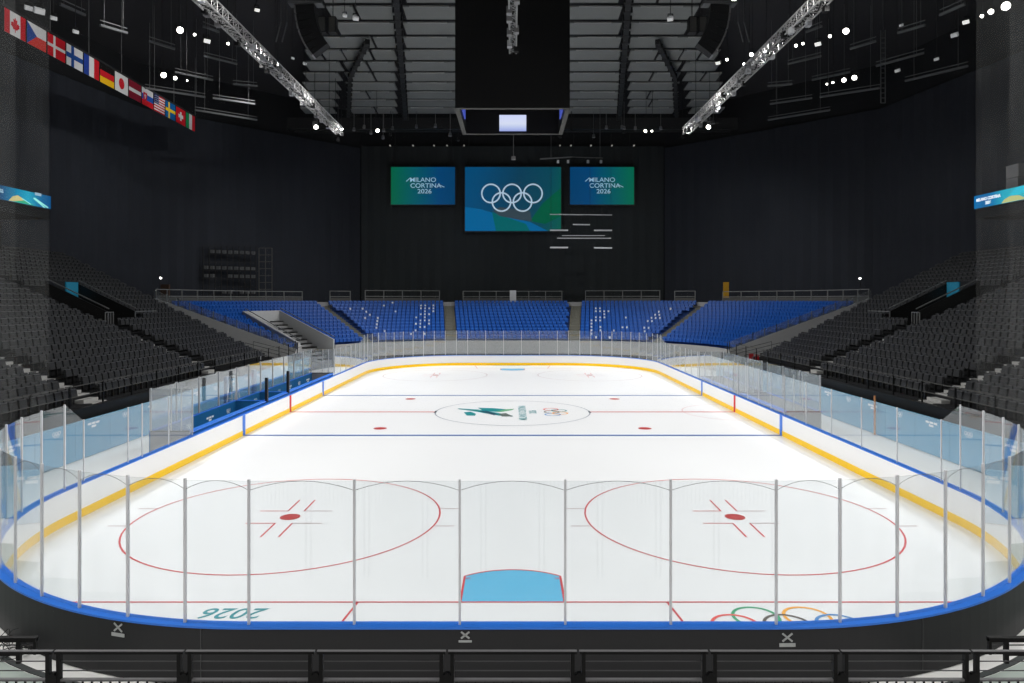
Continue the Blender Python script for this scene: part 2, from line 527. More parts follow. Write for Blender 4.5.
for i in range(12):
    a = math.radians(7.5 * i)
    add(-XC - RC * math.sin(a), YC1 + RC * math.cos(a), -math.sin(a), math.cos(a), TALL, TALL)
LS = [YC1, 60.6, 58.9, 57.2, 55.5, 53.8, 52.0]
BENCH0, BENCH1 = 28.9, 52.0
LS += [52.0 - (BENCH1 - BENCH0) * k / 10 for k in range(1, 10)] + [28.9, 26.9, 24.97, 24.06, 21.57]
for i, y in enumerate(LS):
    gap = BENCH0 + .01 < y <= BENCH1 + .01
    add(-HW, y, -1, 0, 0 if gap else (TALL if i == 0 else LOW), 0 if gap else (TALL if y == 21.57 else LOW))
for i in range(12):
    a = math.radians(7.5 * i)
    add(-XC - RC * math.cos(a), YC0 - RC * math.sin(a), -math.cos(a), -math.sin(a), TALL, TALL)
NN = len(nodes)

ice = thing('ice_sheet', (0, 41.4, 0), 'bright white ice sheet with red and blue hockey markings inside the boards', 'ice')
b = MB(); b.poly([(q[0] + q[2] * .05, q[1] + q[3] * .05, 0) for q in nodes])
b.build('ice_surface', M_ice, ice)

def line(name, pts, wid, material, z=.006, closed=False, label=None):
    bb = MB(); bb.strip(pts, wid, z, closed=closed)
    o = bb.build(name, material, ice)
    if label: o['label'] = label
    return o
def arc(cx, cy, r, a0, a1, n):
    return [(cx + r * math.cos(math.radians(a0 + (a1 - a0) * i / n)), cy + r * math.sin(math.radians(a0 + (a1 - a0) * i / n))) for i in range(n + 1)]
GY, GY2 = 15.3, 67.4
def half_at(y):
    if y < YC0: return XC + math.sqrt(max(0, RC ** 2 - (YC0 - y) ** 2))
    if y > YC1: return XC + math.sqrt(max(0, RC ** 2 - (y - YC1) ** 2))
    return HW
for gy, t in ((GY, 'near'), (GY2, 'far')):
    line('goal_line', [(-half_at(gy), gy), (half_at(gy), gy)], .055, M_red, label=f'thin red goal line at the {t} end')
for y, t in ((34.16, 'near'), (48.44, 'far')):
    line('blue_line', [(-HW, y), (HW, y)], .30, M_blue, label=f'blue zone line across the {t} half')
CYR = 41.3
line('centre_line', [(-HW, CYR), (-4.5, CYR)], .22, M_red, label='red centre line left of the circle')
line('centre_line', [(4.5, CYR), (HW, CYR)], .22, M_red, label='red centre line right of the circle')
line('centre_circle', arc(0, CYR, 4.5, 0, 360, 64)[:-1], .07, mat('line_greyblue', (150, 158, 172), rough=.4), closed=True, label='faint grey blue centre circle')
for s in (-1, 1):
    line('circle_notch', [(s * 4.5, CYR - .35), (s * 4.5, CYR + .35)], .12, M_darkteal)
    for y in (36.0, 46.7):
        bb = MB(); bb.disc(s * 6.75, y, .34, .006); bb.build('faceoff_spot', M_spot, ice)['label'] = 'dark red neutral zone spot'
for y in (21.3, 61.5):
    for s in (-1, 1):
        cx = s * 6.71
        wd = .05 if y < 40 else .05
        line('faceoff_circle', arc(cx, y, 4.5, 0, 360, 72)[:-1], wd, M_red if y < 40 else M_thin, closed=True, label='red ring around an end zone spot')
        bb = MB(); bb.disc(cx, y, .3, .008); bb.build('faceoff_spot', M_spot, ice)['label'] = 'solid red end zone spot'
        for u in (-1, 1):
            for v in (-1, 1):
                line('faceoff_mark', [(cx + u * .25, y + v * .6), (cx + u * .25, y + v * 1.8)], .05, M_red)
                line('faceoff_mark', [(cx + u * .23, y + v * .6), (cx + u * 1.12, y + v * .6)], .05, M_thin if u == 1 else M_red)
        for u in (-1, 1):
            for v in (-1, 1):
                x0 = cx + u * math.sqrt(4.5 ** 2 - .85 ** 2)
                line('circle_tick', [(x0, y + v * .85), (x0 + u * .6, y + v * .85)], .05, M_thin)
line('referee_crease', arc(HW, CYR, 3.0, 90, 270, 24), .05, mat('line_pale_red', (222, 190, 192), noise=.02), label='small red half circle by the right boards')
# creases
for gy, sg in ((GY, 1), (GY2, -1)):
    half = 1.13
    r = 1.83
    top = [(r * 1.0 * math.sin(a), math.cos(a) * r) for a in [math.asin(half / r) * (1 - k / 10) for k in range(21)]]
    shape = [(half, 0)] + top + [(-half, 0)]
    bb = MB(); bb.poly([(x, gy + sg * yy, .004) for x, yy in (shape if sg > 0 else shape[::-1])])
    bb.build('crease', M_crease, ice)['label'] = 'pale blue goal crease'
    line('crease_outline', [(x, gy + sg * yy) for x, yy in shape], .05, M_red, z=.008)
    for s in (-1, 1):
        line('crease_tick', [(s * half, gy + sg * 1.3), (s * (half - .14), gy + sg * 1.3)], .04, M_red, z=.01)
        line('restricted_line', [(s * 3.35, gy), (s * 3.75, gy - sg * 3.3 * .97)], .05, M_red)
# 2026 by the near boards, meant to be read from the other side
text_mesh('year_lettering', '2026', 0.68, Matrix.Translation((-5.8, 14.77, .007)) @ Matrix.Rotation(PI, 4, 'Z'), mat('year_teal', (40, 140, 150), noise=.05), ice, extrude=.001, sx=.98, shear=0.25, bold=.004)['label'] = 'teal year lettering turned upside down'
# five rings by the near boards, turned the same way
RX, RY = 5.56, 14.58
for k, (dx, dy, m_) in enumerate([(-.53, 0, M_green), (.53, 0, M_orange), (-1.06, -.36, M_ringred), (0, -.36, M_ringblk), (1.06, -.36, M_ringblu)]):
    line('logo_ring', arc(RX + dx, RY + dy, .46, 0, 360, 40)[:-1], .07, m_, closed=True, z=.007 + .0005 * k)
# centre ice emblem (read from the right)
def patch(name, pts, material, z=.007):
    bb = MB(); P = [ice_pt(420 + x / 5.12, 390 + y / 5.12) for x, y in pts]
    area = sum(P[i].x * P[(i + 1) % len(P)].y - P[(i + 1) % len(P)].x * P[i].y for i in range(len(P)))
    if area < 0: P.reverse()
    bb.poly([(p.x, p.y, z) for p in P]); return bb.build(name, material, ice)
patch('emblem_stroke', [(192, 94), (300, 101), (420, 121), (476, 132), (470, 137), (400, 131), (270, 108), (200, 99)], M_teal, .007)
patch('emblem_stroke', [(296, 91), (380, 94), (440, 99), (430, 104), (385, 112), (322, 106)], M_teal, .0074)
patch('emblem_stroke', [(440, 99), (484, 97), (470, 104), (415, 113), (385, 112)], mat('logo_green', (96, 160, 120), noise=.1), .0076)
patch('emblem_stroke', [(224, 115), (258, 111), (286, 122), (282, 132), (240, 131)], M_teal, .0078)
patch('emblem_stroke', [(400, 122), (440, 119), (478, 136), (420, 136)], mat('logo_grey', (84, 96, 92), noise=.1), .0079)
patch('emblem_stroke', [(300, 108), (340, 106), (400, 125), (380, 130)], M_darkteal, .0081)
text_mesh('emblem_lettering', 'MILANO CORTINA', .62, Matrix.Translation((.6, 41.1, .007)) @ Matrix.Rotation(PI / 2, 4, 'Z'), M_tealgrey, ice, extrude=.001, sx=1.0, bold=.012)
text_mesh('emblem_lettering', '2026', .62, Matrix.Translation((1.2, 41.3, .007)) @ Matrix.Rotation(PI / 2, 4, 'Z'), M_tealgrey, ice, extrude=.001, sx=.9, bold=.01)
for k, (u, v, m_) in enumerate([(-.95, 0, M_ringblu), (0, 0, M_ringblk), (.95, 0, M_ringred), (-.475, -.45, M_orange), (.475, -.45, M_teal)]):
    line('emblem_ring', arc(2.3 - v, 41.3 + u, .43, 0, 360, 32)[:-1], .09, m_, closed=True, z=.007 + .0005 * k)
line('crease_streak', [(-1.9, 70.2), (1.9, 70.2)], .25, M_crease, label='pale blue stripe by the far boards')

# ------------------------------------------------------------------ boards, kick strip, cap, posts, glass
boards = thing('rink_boards', (0, 41.4, 0), 'white hockey dasher boards with blue cap and yellow kick strip around the ice', 'rink boards')
BT, BW = .98, .2
pane_seq = []
for i in range(NN):
    a, c = nodes[i], nodes[(i + 1) % NN]
    def off(nd, o, z): return (nd[0] + nd[2] * o, nd[1] + nd[3] * o, z)
    near = (a[1] + c[1]) / 2 < 21.0
    subs = [a[:4]]
    if abs(a[2] * c[3] - a[3] * c[2]) > .01:                        # corner: follow the true curve
        cx_, cy_ = a[0] - a[2] * RC, a[1] - a[3] * RC
        t0, t1 = math.atan2(a[3], a[2]), math.atan2(c[3], c[2])
        if t1 < t0 - PI: t1 += 2 * PI
        for q_ in (1, 2, 3):
            tt = t0 + (t1 - t0) * q_ / 4
            subs.append((cx_ + RC * math.cos(tt), cy_ + RC * math.sin(tt), math.cos(tt), math.sin(tt)))
    subs.append(c[:4])
    b1, b2, b3 = MB(), MB(), MB()
    mis = [0, 0, 1, 0, 0, 0]
    for u, v in zip(subs[:-1], subs[1:]):
        # walking the ring counter-clockwise: side01 is the outer face
        b1.hexa([off(u, BW, 0), off(v, BW, 0), off(v, 0, 0), off(u, 0, 0), off(u, BW, BT), off(v, BW, BT), off(v, 0, BT), off(u, 0, BT)], mis=mis)
        b2.hexa([off(u, 0, 0), off(v, 0, 0), off(v, -.015, 0), off(u, -.015, 0), off(u, 0, .25), off(v, 0, .25), off(v, -.015, .25), off(u, -.015, .25)])
        b3.hexa([off(u, BW + .02, BT), off(v, BW + .02, BT), off(v, -.015, BT), off(u, -.015, BT), off(u, BW + .02, BT + .035), off(v, BW + .02, BT + .035), off(v, -.015, BT + .035), off(u, -.015, BT + .035)])
    pn = b1.build('board_panel', [M_white, M_blackboard if near else M_grey], boards)
    b2.build('kick_strip', M_yellow, pn)['label'] = 'yellow kick strip'
    b3.build('cap_rail', M_cap, pn)['label'] = 'blue cap rail'
    g0, g1 = a[4], c[4] if c[4] else a[5]
    g1 = a[5]
    if a[4]:
        # heights: tall panes at the ends, low along the sides, a slanted pane between
        h0, h1 = a[4], a[5]
        bb = MB(); o1, o2 = .093, .107
        dx, dy = c[0] - a[0], c[1] - a[1]; L = math.hypot(dx, dy); ex, ey = dx / L * .02, dy / L * .02
        A = (a[0] + ex, a[1] + ey, a[2], a[3]); Cc = (c[0] - ex, c[1] - ey, c[2], c[3])
        bb.hexa([off(A, o2, BT + .035), off(Cc, o2, BT + .035), off(Cc, o1, BT + .035), off(A, o1, BT + .035),
                 off(A, o2, h0), off(Cc, o2, h1), off(Cc, o1, h1), off(A, o1, h0)])
        bb.build('glass_pane', M_glass, boards)
    prev = nodes[i - 1]
    hp = max(a[4], prev[5] if prev[4] else 0)
    if hp:
        p = Vector((a[0] + a[2] * .1, a[1] + a[3] * .1, 0))
        t = Vector((-a[3], a[2], 0)); nv = Vector((a[2], a[3], 0))
        bb = MB()
        wd, dp = (.02, .022) if near else (.014, .018)
        tz = min(hp, a[4] if a[4] else hp, prev[5] if prev[4] else hp) + .03
        bb.hexa([p - t * wd + nv * dp + Vector((0, 0, BT)), p + t * wd + nv * dp + Vector((0, 0, BT)), p + t * wd - nv * dp + Vector((0, 0, BT)), p - t * wd - nv * dp + Vector((0, 0, BT)),
                 p - t * wd + nv * dp + Vector((0, 0, tz)), p + t * wd + nv * dp + Vector((0, 0, tz)), p + t * wd - nv * dp + Vector((0, 0, tz)), p - t * wd - nv * dp + Vector((0, 0, tz))])
        bb.build('glass_post', M_post, boards)

# stripes on the boards where the lines meet them
for s in (-1, 1):
    for y, m_, lb, wd in ((34.16, M_cap, 'blue stripe up the boards', .3), (48.44, M_cap, 'blue stripe up the boards', .3), (CYR, mat('stripe_red', (206, 44, 52), noise=.03), 'red stripe up the boards', .28)):
        bb = MB(); bb.box(*sorted((s * (HW - .022), s * (HW - .002))), y - wd / 2, y + wd / 2, .0, BT)
        bb.build('board_stripe', m_, boards)['label'] = lb
# outer marks on the near black boards: a crossed sign over a short bar
def near_frame(ang_or_x, corner):
    if corner == 0:
        return Vector((ang_or_x, Y0 - BW - .006, 0)), Vector((1, 0, 0)), Vector((0, -1, 0))
    a = math.radians(ang_or_x)
    sgn = corner
    n_ = Vector((sgn * math.sin(a), -math.cos(a), 0))
    p = Vector((sgn * XC, YC0, 0)) + n_ * (RC + BW + .006)
    t_ = Vector((math.cos(a), sgn * math.sin(a), 0))
    return p, t_, n_
for (q, crn, zc, sz, tilt) in ((-.80, 0, .88, .07, 0), (15.7, -1, .86, .085, -.2), (1.0, 1, .84, .085, 0)):
    p, t_, n_ = near_frame(q, crn)
    base = p + Vector((0, 0, zc))
    up = Vector((0, 0, 1))
    bb = MB()
    for sg in (-1, 1):
        bb.bar(base - t_ * sz - up * sz * sg * .8, base + t_ * sz + up * sz * sg * .8, .008, .03, up=up)
    bb.bar(base - t_ * sz * 1.6 - up * sz * 1.5, base + t_ * sz * 1.6 - up * sz * 1.5, .008, .035 if crn == 0 else .06, up=up)
    bb.build('board_emblem', mat('emblem_grey', (170, 172, 172), noise=.05), boards)['label'] = 'pale grey cross over a bar on the black outer boards'
for ang, crn in ((18.0, 1), (5.2, -1)):
    p, t_, n_ = near_frame(ang, crn)
    bb = MB(); bb.bar(p + Vector((0, 0, .05)), p + Vector((0, 0, BT)), .012, .006)
    bb.build('board_seam', M_wire, boards)

# ------------------------------------------------------------------ protective net
net = thing('safety_net', (0, 12, 3.4), 'fine pale protective net hanging from the roof down to the near end glass', 'net')
def net_sheet(seq, material, name, z1=29.0):
    bb = MB()
    for p, q in zip(seq[:-1], seq[1:]):
        bb.quad((p[0], p[1], 3.5), (q[0], q[1], 3.5), (q[0], q[1], z1), (p[0], p[1], z1))
    return bb.build(name, material, net)
def ring_pt(a, s): return (s * (XC + (RC + .1) * math.sin(math.radians(a))), YC0 - (RC + .1) * math.cos(math.radians(a)))
front = [ring_pt(a, -1) for a in (37.5, 30, 22.5, 15, 7.5, 0)] + [ring_pt(a, 1) for a in (0, 7.5, 15, 22.5, 30, 37.5)]
net_sheet(front, M_net, 'net_sheet')
for s in (-1, 1):
    net_sheet([ring_pt(a, s) for a in (37.5, 45, 52.5, 60, 67.5, 75, 80, 85)], M_net2, 'net_sheet')['label'] = 'corner length of net, its slant-view veil put in as extra density'
swag = [ring_pt(a, -1) for a in (90, 82.5, 75, 67.5, 60, 52.5, 45, 37.5, 30, 22.5, 15, 7.5)] + [(-4.5 + 1.8 * k, Y0 - .1) for k in range(6)] + [ring_pt(a, 1) for a in (7.5, 15, 22.5, 30, 37.5, 45, 52.5, 60, 67.5, 75, 82.5, 90)]
for p, q in zip(swag[:-1], swag[1:]):
    bb = MB(); prev = None
    for k in range(9):
        t = k / 8
        z = 3.3 + .16 * (1 - (2 * t - 1) ** 2)
        c = Vector((p[0] + (q[0] - p[0]) * t, p[1] + (q[1] - p[1]) * t, z))
        if prev is not None: bb.tube(prev, c, .0045, 4, caps=False)
        prev = c
    bb.build('net_cord', mat('cord_grey', (120, 120, 122), noise=.05), net)['label'] = 'thin grey cord tying the net edge between two posts'

# ================================================================== PLAYERS' BENCH (left) and PENALTY BOXES (right)
def banner_marks(bb, x, y, z, s, k):
    """small white print: a word block and an emblem alternate, on the plane x = const facing the ice"""
    f = lambda yy, zz: (x, yy, zz)
    if k % 2 == 0:
        for j in range(3):
            y0 = y - .42 + j * .29
            bb.hexa([(x, y0, z), (x - s * .006, y0, z), (x - s * .006, y0 + .24, z), (x, y0 + .24, z), (x, y0, z + .09), (x - s * .006, y0, z + .09), (x - s * .006, y0 + .24, z + .09), (x, y0 + .24, z + .09)])
        bb.hexa([(x, y - .16, z - .13), (x - s * .006, y - .16, z - .13), (x - s * .006, y + .16, z - .13), (x, y + .16, z - .13), (x, y - .16, z - .04), (x - s * .006, y - .16, z - .04), (x - s * .006, y + .16, z - .04), (x, y + .16, z - .04)])
    else:
        n_ = 5
        for j in range(n_):
            cy = y - .17 + (j if j < 3 else j - 2.5) * .17; cz = z + (.04 if j < 3 else -.04)
            ring = [(cy + .075 * math.cos(t * PI / 4), cz + .075 * math.sin(t * PI / 4)) for t in range(8)]
            for t in range(8):
                (ya, za), (yb, zb) = ring[t], ring[(t + 1) % 8]
                bb.bar((x - s * .003, ya, za), (x - s * .003, yb, zb), (.02), .006, up=(1, 0, 0))

XB = 14.8
def bench_unit(name, s, y0, y1, label, cat, wall_col, marks=True, near_ret=True, far_ret=True, front_posts=()):
    t = thing(name, (s * 14, (y0 + y1) / 2, 0), label, cat)
    sx = lambda a, c: sorted((s * a, s * c))
    n_ = max(2, round((y1 - y0) / 2.3)); st = (y1 - y0) / n_
    for k in range(n_):
        ya, yb = y0 + k * st, y0 + (k + 1) * st
        bb = MB(); bb.box(*sx(XB - .04, XB + .08), ya, yb - .01, 0, 1.16)
        pnl = bb.build('rear_panel', wall_col, t)
        bb = MB(); bb.box(*sx(XB - .06, XB + .1), ya, yb, 1.16, 1.2); bb.build('cap_rail', M_cap, pnl)
        if marks:
            bb = MB(); banner_marks(bb, s * (XB - .042), (ya + yb) / 2, .78, s, k); bb.build('print', M_logo, pnl)['label'] = 'small white print'
        bb = MB(); bb.box(*sx(XB, XB + .014), ya + .02, yb - .02, 1.2, 2.9); bb.build('glass_pane', M_glass_far, t)
        bb = MB(); bb.box(*sx(XB - .03, XB + .05), ya - .02, ya + .02, 1.2, 2.93); bb.build('glass_post', M_alu, t)
    ends = ([y0] if near_ret else []) + ([y1] if far_ret else [])
    for yr in ends:
        bb = MB(); bb.box(*sx(HW + .22, XB), yr - .05, yr + .05, 0, 1.16); bb.build('end_panel', M_grey, t)['label'] = 'grey end panel'
        bb = MB(); bb.box(*sx(HW + .2, XB), yr - .06, yr + .06, 1.16, 1.2); bb.build('cap_rail', M_blk, t)
        for k in range(2):
            xa = HW + .1 + k * .87
            bb = MB(); bb.box(*sx(xa + .02, xa + .85), yr - .007, yr + .007, 1.2, 2.92); bb.build('glass_pane', M_bal, t)
        for xa in (HW + .1, HW + .55, HW + .97, XB):
            bb = MB(); bb.box(*sx(xa - .02, xa + .02), yr - .025, yr + .025, 1.1, 2.94); bb.build('glass_post', M_alu, t)
    bb = MB(); bb.box(*sx(XB - .55, XB - .2), y0 + .3, y1 - .3, .42, .47)
    for k in range(4):
        yy = y0 + .6 + (y1 - y0 - 1.2) * k / 3
        bb.box(*sx(XB - .5, XB - .25), yy - .03, yy + .03, 0, .42)
    bb.build('bench_seat', M_teal_b, t)
    bb = MB(); bb.box(*sx(HW + .2, HW + .24), y0 + .1, y1 - .1, 0, 1.05); bb.build('front_lining', wall_col, t)
    bb = MB(); bb.box(*sx(HW + .12, HW + .42), y0 + .1, y1 - .1, 1.12, 1.16); bb.build('shelf', M_cap, t)['label'] = 'blue shelf behind the boards'
    for yy in front_posts:
        bb = MB(); bb.box(*sx(HW + .06, HW + .2), yy - .08, yy + .08, 1.12, 2.4); bb.build('door_post', M_blk, t)['label'] = 'black padded post'
        bb = MB(); bb.box(*sx(HW + .22, XB), yy - .05, yy + .05, 0, 1.16); bb.build('divider', M_teal_b, t)
        bb = MB(); bb.box(*sx(HW + .22, XB), yy - .06, yy + .06, 1.16, 1.2); bb.build('cap_rail', M_cap, t)
    return t
bench_unit('players_bench', -1, BENCH0, 37.8, 'near teal lined players bench with glass back left of the rink', 'bench', M_teal_b, far_ret=False, front_posts=(37.7,))
bench_unit('officials_box', -1, 37.9, 41.4, 'small teal officials box between the two players benches', 'bench', M_teal_b, near_ret=False, far_ret=False, front_posts=(41.3,))
bench_unit('players_bench', -1, 41.5, BENCH1, 'far teal lined players bench with glass back left of the rink', 'bench', M_teal_b, near_ret=False)
bench_unit('penalty_box', 1, 34.0, 41.0, 'near glass backed penalty box behind the right boards', 'bench', M_conc, marks=False, far_ret=True)
bench_unit('penalty_box', 1, 41.9, 49.5, 'far glass backed penalty box behind the right boards', 'bench', M_conc, marks=False)

# pale blue banner walls in front of the side stands
def banner_wall(s, side):
    t = thing('banner_wall', (s * 17.8, 40, 0), f'pale blue printed banner wall at the foot of the {side} black stand', 'wall')
    y = 14.0; k = 0
    while y < 61.0:
        y2 = min(y + 2.45, 61.5)
        bb = MB(); bb.box(*sorted((s * 17.75, s * 17.9)), y, y2 - .015, 0, 1.5)
        pn = bb.build('banner_panel', M_pale, t)
        bb = MB(); banner_marks(bb, s * 17.748, (y + y2) / 2, 1.3, s, k); bb.build('print', M_logo, pn)['label'] = 'small white print'
        bb = MB(); bb.box(*sorted((s * 17.72, s * 17.92)), y, y2 - .01, 1.5, 1.54); bb.build('cap_rail', M_pale, pn)
        y = y2; k += 1
    if s < 0:
        for y in (43.6, 48.2):
            bb = MB(); bb.box(*sorted((s * 17.55, s * 17.74)), y - .22, y + .22, 0, 1.8); bb.build('pillar_pad', M_teal_b, t)['label'] = 'darker teal padded pillar'
    else:
        bb = MB(); bb.tube((s * 17.6, 34.3, 0), (s * 17.6, 34.3, 1.9), .05, 8); bb.build('pole', mat('pole_tan', (186, 128, 84), noise=.05), t)['label'] = 'thin tan pole'
banner_wall(-1, 'left'); banner_wall(1, 'right')

# ================================================================== BLACK SIDE STANDS
NR = 25
RUN, RISE = .78, .325
def row_x(i): return 19.0 + RUN * i
def row_z(i): return 1.95 + RISE * i
def row_end(i): return 54.4 + .33 * (row_x(i) - 20)
AISLES = (31.8, 44.6)
VY0, VY1 = 46.0, 49.3
VR0, VR1 = 10, 15

def make_seat(name, shell, edge, label, cat, group, wdt=.46):
    t = thing(name, (0, 0, 0), label, cat, group)
    bb = MB()   # faces -Y locally: sitter looks along -Y
    bb.hexa([(-wdt / 2, .14, .38), (wdt / 2, .14, .38), (wdt / 2, .19, .38), (-wdt / 2, .19, .38),
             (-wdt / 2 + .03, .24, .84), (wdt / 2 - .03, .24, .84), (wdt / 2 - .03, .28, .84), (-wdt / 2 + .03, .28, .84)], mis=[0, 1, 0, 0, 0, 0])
    bb.build('backrest', [shell, edge], t)
    bb = MB()
    bb.hexa([(-wdt / 2 + .01, -.02, .40), (wdt / 2 - .01, -.02, .40), (wdt / 2 - .01, .10, .36), (-wdt / 2 + .01, .10, .36),
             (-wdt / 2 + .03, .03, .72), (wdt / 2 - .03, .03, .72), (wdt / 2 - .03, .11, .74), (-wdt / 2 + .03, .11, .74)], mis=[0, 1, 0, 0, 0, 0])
    bb.build('seat_pan', [shell, edge], t)
    bb = MB(); bb.box(-.04, .04, .1, .2, 0, .4); bb.box(-wdt / 2 - .02, -wdt / 2 + .02, -.02, .2, .5, .55)
    bb.build('bracket', M_blk, t)
    return t
def seat_geo(bb, x, y, z, rz, wdt=.46):
    c, s_ = math.cos(rz), math.sin(rz)
    def T(p): return (x + p[0] * c - p[1] * s_, y + p[0] * s_ + p[1] * c, z + p[2])
    bb.hexa([T(p) for p in [(-wdt / 2, .14, .38), (wdt / 2, .14, .38), (wdt / 2, .19, .38), (-wdt / 2, .19, .38),
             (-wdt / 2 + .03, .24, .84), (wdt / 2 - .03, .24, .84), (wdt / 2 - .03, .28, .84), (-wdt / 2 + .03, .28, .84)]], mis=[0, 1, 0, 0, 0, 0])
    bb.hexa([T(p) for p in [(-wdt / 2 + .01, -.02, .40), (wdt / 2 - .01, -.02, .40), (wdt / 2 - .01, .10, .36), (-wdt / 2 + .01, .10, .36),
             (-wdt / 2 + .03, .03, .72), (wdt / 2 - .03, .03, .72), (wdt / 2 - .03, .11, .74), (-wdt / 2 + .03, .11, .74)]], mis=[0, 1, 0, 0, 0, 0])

black_proto = [None]
def black_stand(s, side):
    rz = PI / 2 if s > 0 else -PI / 2        # local -Y must face the ice: right stand looks to -X
    rz = -PI / 2 if s > 0 else PI / 2
    t = thing('grandstand', (s * 28, 42, 0), f'black seating tier along the {side} side of the rink', 'stand')
    rest = MB()
    count = 0
    sx = lambda a, c: sorted((s * a, s * c))
    bb = MB(); bb.box(*sx(18.3, 18.5), 14, 61.9, 0, row_z(0) + .0); bb.build('front_wall', M_blk, t)
    for i in range(NR):
        x, z, ye = row_x(i), row_z(i), row_end(i)
        ys = 16.0 if i < 6 else 20.0
        spans = [(ys, ye)]
        if VR0 <= i < VR1: spans = [(ys, VY0), (VY1, ye)]
        bb = MB()
        for a, c in spans:
            bb.box(*sx(x - RUN / 2, x + RUN / 2), a, c, z - .75, z)
        st = bb.build('terrace_step', M_step, t)
        bb = MB(); zg = max(.1, z - 1.35)
        bb.box(*sx(x - RUN / 2, x + RUN / 2), ye + .01, 61.95, max(0, zg - .6), zg); bb.build('gangway_step', M_step, t)
        # aisle half steps
        for ya in AISLES:
            if ya > ye - .6: continue
            bb = MB(); bb.box(*sx(x - .4, x - .08), ya - .55, ya + .55, z - .02, z + .03)
            bb.box(*sx(x - .02, x + .38), ya - .55, ya + .55, z, z + .16)
            bb.build('aisle_step', [M_aisle], t)['label'] = 'pale aisle step nosing'
        # seats
        y = ys + .3
        ye -= .1
        fronts = [yy for yy in [ys + .3 + .53 * q_ for q_ in range(200)] if yy < AISLES[0] - .85]
        nmid = 0
        while y < ye - .3:
            ok = all(abs(y - a) > .85 for a in AISLES)
            if VR0 - 1 <= i <= VR1 and VY0 - .4 < y < VY1 + .4: ok = False
            if ok:
                vis = abs(CX + s * x / y * F - CX) < 516
                if vis:
                    blk = None
                    if y < AISLES[0] and i < 5: blk = 'before the nearest aisle'
                    elif AISLES[0] < y < AISLES[1] and i < 6: blk = 'between the two nearest aisles'
                    if blk == 'between the two nearest aisles':
                        kth = nmid; nmid += 1
                    elif blk:
                        kth = sum(1 for yy in fronts if yy > y + .1)
                    if blk and count < 150:
                        lb = (f'black seat, {ORD[i]} row of the {side} stand, {nth(kth)} behind the nearest aisle' if nmid and y > AISLES[0]
                              else f'black seat, {ORD[i]} row of the {side} stand, {nth(kth)} before the nearest aisle')
                        gp = f'black seats, {side} stand, {ORD[i]} row {blk}'
                        if black_proto[0] is None:
                            black_proto[0] = make_seat('folding_seat', M_seat, M_seat2, lb, 'seat', gp)
                            o = black_proto[0]
                            o.location = (s * x, y, z); o.rotation_euler = (0, 0, rz)
                        else:
                            copy_tree(black_proto[0], (s * x, y, z), rz, lb, gp)
                        count += 1
                    else:
                        seat_geo(rest, s * x, y, z, rz)
                elif y > 22:
                    seat_geo(rest, s * x, y, z, rz)
            y += .53
    o = rest.build('stadium_seats', [M_seat, M_seat2])
    tag(o, f'remaining black seats rising up and back in the {side} stand', 'seats', kind='stuff')
    # passage cut into the tier with sloping parapets
    xa, xb = row_x(VR0) - .5, row_x(VR1) - .4
    for yy in (VY0, VY1):
        bb = MB()
        z0, z1 = row_z(VR0) - .2, row_z(VR1) + .1
        for (p, q) in (((xa, z0), (xb, z1)),):
            bb.hexa([(s * p[0], yy - .06, z0 - 2), (s * q[0], yy - .06, z0 - 2), (s * q[0], yy + .06, z0 - 2), (s * p[0], yy + .06, z0 - 2),
                     (s * p[0], yy - .06, p[1] + .75), (s * q[0], yy - .06, q[1] + .75), (s * q[0], yy + .06, q[1] + .75), (s * p[0], yy + .06, p[1] + .75)])
        w_ = bb.build('parapet', M_blk, t)
        bb = MB(); bb.bar((s * xa, yy, z0 + .98), (s * xb, yy, z1 + .98), .06); bb.build('hand_rail', M_rail2, w_)
    bb = MB(); bb.box(*sx(xb, xb + .15), VY0, VY1, row_z(VR0) - 2, row_z(VR1) + 1.0); bb.build('passage_back', M_blk, t)
    bb = MB(); bb.box(*sx(xa, xb), VY0, VY1, row_z(VR0) - 2.1, row_z(VR0) - 2); bb.build('passage_floor', M_blk, t)
    bb = MB(); bb.box(*sx(xb - .1, xb), VY1 - 1.5, VY1 - .2, row_z(VR1) - .1, row_z(VR1) + .95)
    bb.build('passage_sign', mat('sign_teal', (20, 110, 140), noise=.05, emit=(20, 100, 125), strength=.2), t)['label'] = 'teal sign at the head of the passage'
    for ya, yb in ((VY0 - .4, VY0 + .5), (VY1 - .1, VY1 + 2.8)):
        bb = MB(); zt = row_z(VR0) + .55
        bb.bar((s * (xa), ya, zt), (s * (xa), yb, zt), .05)
        for k in range(4):
            yy = ya + (yb - ya) * k / 3; bb.box(s * xa - .025, s * xa + .025, yy - .025, yy + .025, zt - 1.1, zt)
        bb.build('front_rail', M_rail2, t)
    # rail along the front of the first row
    bb = MB()
    for zz in (row_z(0) + .5, row_z(0) + .95): bb.bar((s * 18.45, 15, zz), (s * 18.45, 61.5, zz), .03)
    bb.build('front_rail', M_conc_d, t)
    y = 15.0
    while y < 61.8:
        bb = MB(); bb.box(s * 18.45 - .03, s * 18.45 + .03, y - .03, y + .03, row_z(0) - .3, row_z(0) + .97); bb.build('rail_post', M_rail, t)
        y += 2.4
    # small pipe rails near the far end (access stairs)
    for k in range(4):
        y = 55.6 + k * 1.9
        p, q = Vector((s * 18.9, y, row_z(0) + .1)), Vector((s * 22.5, y, row_z(4) - .3))
        bb = MB(); bb.tube(p, q, .035, 6); bb.tube(p, p - Vector((0, 0, 1)), .03, 6); bb.tube(q, q - Vector((0, 0, .9)), .03, 6)
        bb.build('stair_rail', M_rail2, t)
    return t
black_stand(-1, 'left'); black_stand(1, 'right')

